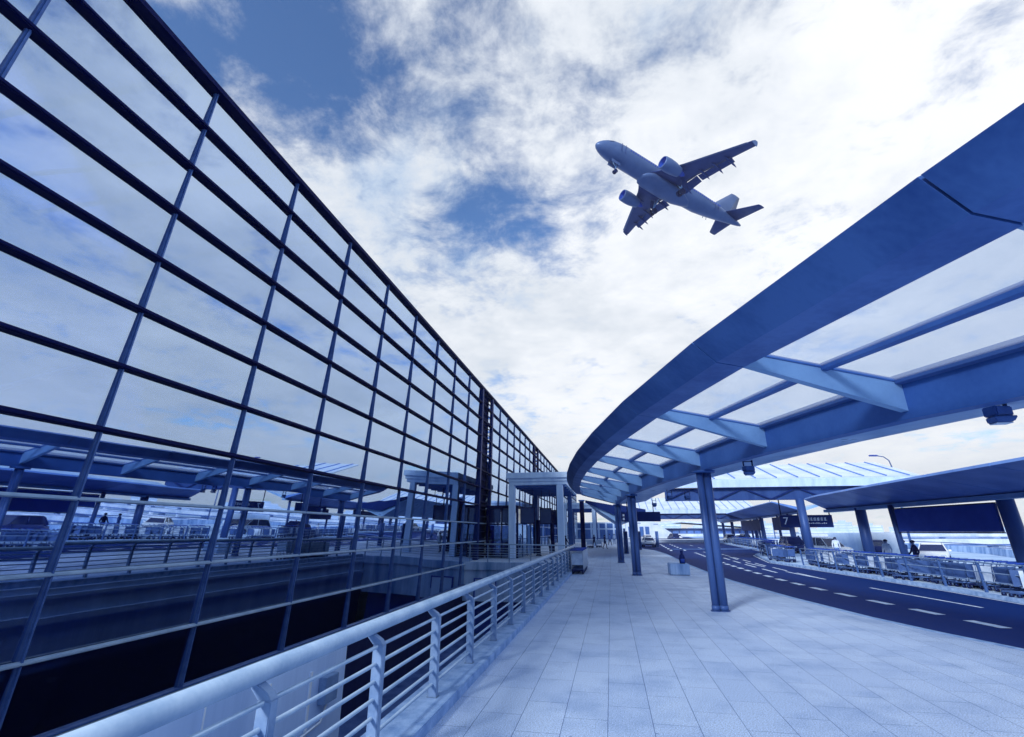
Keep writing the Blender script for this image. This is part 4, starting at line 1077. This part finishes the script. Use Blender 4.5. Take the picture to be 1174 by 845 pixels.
for s in (1, -1):
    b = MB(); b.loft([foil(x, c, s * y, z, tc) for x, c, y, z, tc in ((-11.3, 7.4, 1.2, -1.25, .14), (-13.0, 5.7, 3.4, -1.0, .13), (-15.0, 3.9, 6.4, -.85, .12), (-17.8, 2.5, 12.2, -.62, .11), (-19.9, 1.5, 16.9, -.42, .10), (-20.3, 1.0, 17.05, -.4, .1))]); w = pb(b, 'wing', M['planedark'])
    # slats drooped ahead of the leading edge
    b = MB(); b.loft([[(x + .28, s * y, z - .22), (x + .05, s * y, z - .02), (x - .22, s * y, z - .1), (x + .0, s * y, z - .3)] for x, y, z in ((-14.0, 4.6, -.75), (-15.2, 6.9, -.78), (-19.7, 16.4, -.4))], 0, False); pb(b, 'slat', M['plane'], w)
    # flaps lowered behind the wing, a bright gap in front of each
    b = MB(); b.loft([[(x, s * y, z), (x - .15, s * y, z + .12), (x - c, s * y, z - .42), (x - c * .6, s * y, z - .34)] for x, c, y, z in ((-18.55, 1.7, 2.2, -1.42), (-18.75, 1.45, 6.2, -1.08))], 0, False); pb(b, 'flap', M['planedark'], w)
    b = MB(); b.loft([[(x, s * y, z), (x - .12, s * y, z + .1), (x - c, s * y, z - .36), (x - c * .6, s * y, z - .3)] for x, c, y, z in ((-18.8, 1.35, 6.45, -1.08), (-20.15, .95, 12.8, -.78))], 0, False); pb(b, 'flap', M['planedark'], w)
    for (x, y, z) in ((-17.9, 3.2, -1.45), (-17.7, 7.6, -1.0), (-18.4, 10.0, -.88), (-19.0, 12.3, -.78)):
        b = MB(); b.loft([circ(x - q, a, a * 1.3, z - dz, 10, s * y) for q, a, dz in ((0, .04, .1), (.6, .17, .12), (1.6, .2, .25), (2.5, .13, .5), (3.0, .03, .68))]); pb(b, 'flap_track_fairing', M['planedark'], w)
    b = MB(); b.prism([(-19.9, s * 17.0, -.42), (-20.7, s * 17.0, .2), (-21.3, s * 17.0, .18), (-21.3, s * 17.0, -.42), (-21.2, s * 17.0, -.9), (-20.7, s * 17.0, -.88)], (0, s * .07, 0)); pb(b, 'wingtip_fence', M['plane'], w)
    # engine
    ey, ez = s * 5.75, -2.15
    prof = [(-11.05, .98), (-10.98, 1.06), (-11.2, 1.17), (-12.3, 1.25), (-13.4, 1.2), (-14.6, .98), (-15.0, .88)]
    b = MB(); b.loft([circ(x, r, r, ez, 24, ey) for x, r in prof], cap=False)
    b.loft([circ(x, r, r, ez, 24, ey) for x, r in ((-11.05, .98), (-12.0, .93), (-12.05, .05))], 1, cap=False)
    b.loft([circ(x, r, r, ez, 24, ey) for x, r in ((-15.0, .88), (-14.6, .62), (-15.9, .40), (-16.4, .06))], 1, cap=False)
    e = pb(b, 'engine', [M['plane'], M['navy']])
    b = MB(); b.prism([(-11.9, ey - .14, ez + 1.1), (-13.6, ey - .14, -.72), (-17.0, ey - .14, -.85), (-16.2, ey - .14, -1.15), (-14.6, ey - .14, ez + .8)], (0, .28, 0)); pb(b, 'pylon', M['planedark'], e)
    # tailplane
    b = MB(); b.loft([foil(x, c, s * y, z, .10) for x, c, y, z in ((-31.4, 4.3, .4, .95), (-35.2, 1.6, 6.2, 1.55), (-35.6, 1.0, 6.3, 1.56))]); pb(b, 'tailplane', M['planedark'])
    # main gear
    b = MB(); b.tube([(-17.7, s * 3.8, -1.2), (-17.7, s * 3.8, -3.95)], .14, 8).tube([(-17.7, s * 2.6, -1.5), (-17.7, s * 3.75, -3.0)], .08, 6).tube([(-17.7, s * 3.35, -3.98), (-17.7, s * 4.25, -3.98)], .1, 8)
    gr = pb(b, 'main_gear', M['rib'])
    for dy in (-.46, .46):
        b = MB(); b.tube([(-17.7, s * 3.8 + dy - .2, -3.98), (-17.7, s * 3.8 + dy + .2, -3.98)], .6, 18); pb(b, 'wheel', M['black'], gr)
    b = MB(); b.prism([(-16.9, s * 4.15, -1.2), (-18.5, s * 4.15, -1.2), (-18.4, s * 4.3, -2.9), (-17.1, s * 4.3, -2.9)], (0, .06, 0)); pb(b, 'gear_door', M['planedark'], gr)
# fin
def vfoil(xle, ch, z, tc):
    pr = [(0, 0), (.05, .5), (.2, .95), (.4, 1), (.7, .6), (1, .02), (.7, -.6), (.4, -1), (.2, -.95), (.05, -.5)]
    return [(xle - u * ch, v * ch * tc * .5, z) for u, v in pr]
b = MB(); b.loft([vfoil(x, c, z, .10) for x, c, z in ((-27.6, 8.2, 1.7), (-29.4, 6.1, 2.4), (-34.2, 2.4, 7.6), (-34.7, 1.7, 7.7))]); pb(b, 'tail_fin', M['plane'])
b = MB(); b.tube([(-5.1, 0, -1.8), (-5.1, 0, -3.8)], .1, 8).tube([(-4.2, 0, -2.0), (-5.05, 0, -3.0)], .06, 6).tube([(-5.1, -.3, -3.85), (-5.1, .3, -3.85)], .07, 8)
gr = pb(b, 'nose_gear', M['rib'])
for dy in (-.25, .25):
    b = MB(); b.tube([(-5.1, dy - .1, -3.85), (-5.1, dy + .1, -3.85)], .4, 16); pb(b, 'wheel', M['black'], gr)
for s in (-1, 1):
    b = MB(); b.prism([(-3.6, s * .5, -1.95), (-5.6, s * .5, -1.95), (-5.6, s * .62, -2.7), (-3.6, s * .62, -2.7)], (0, s * .04, 0)); pb(b, 'gear_door', M['plane'], gr)
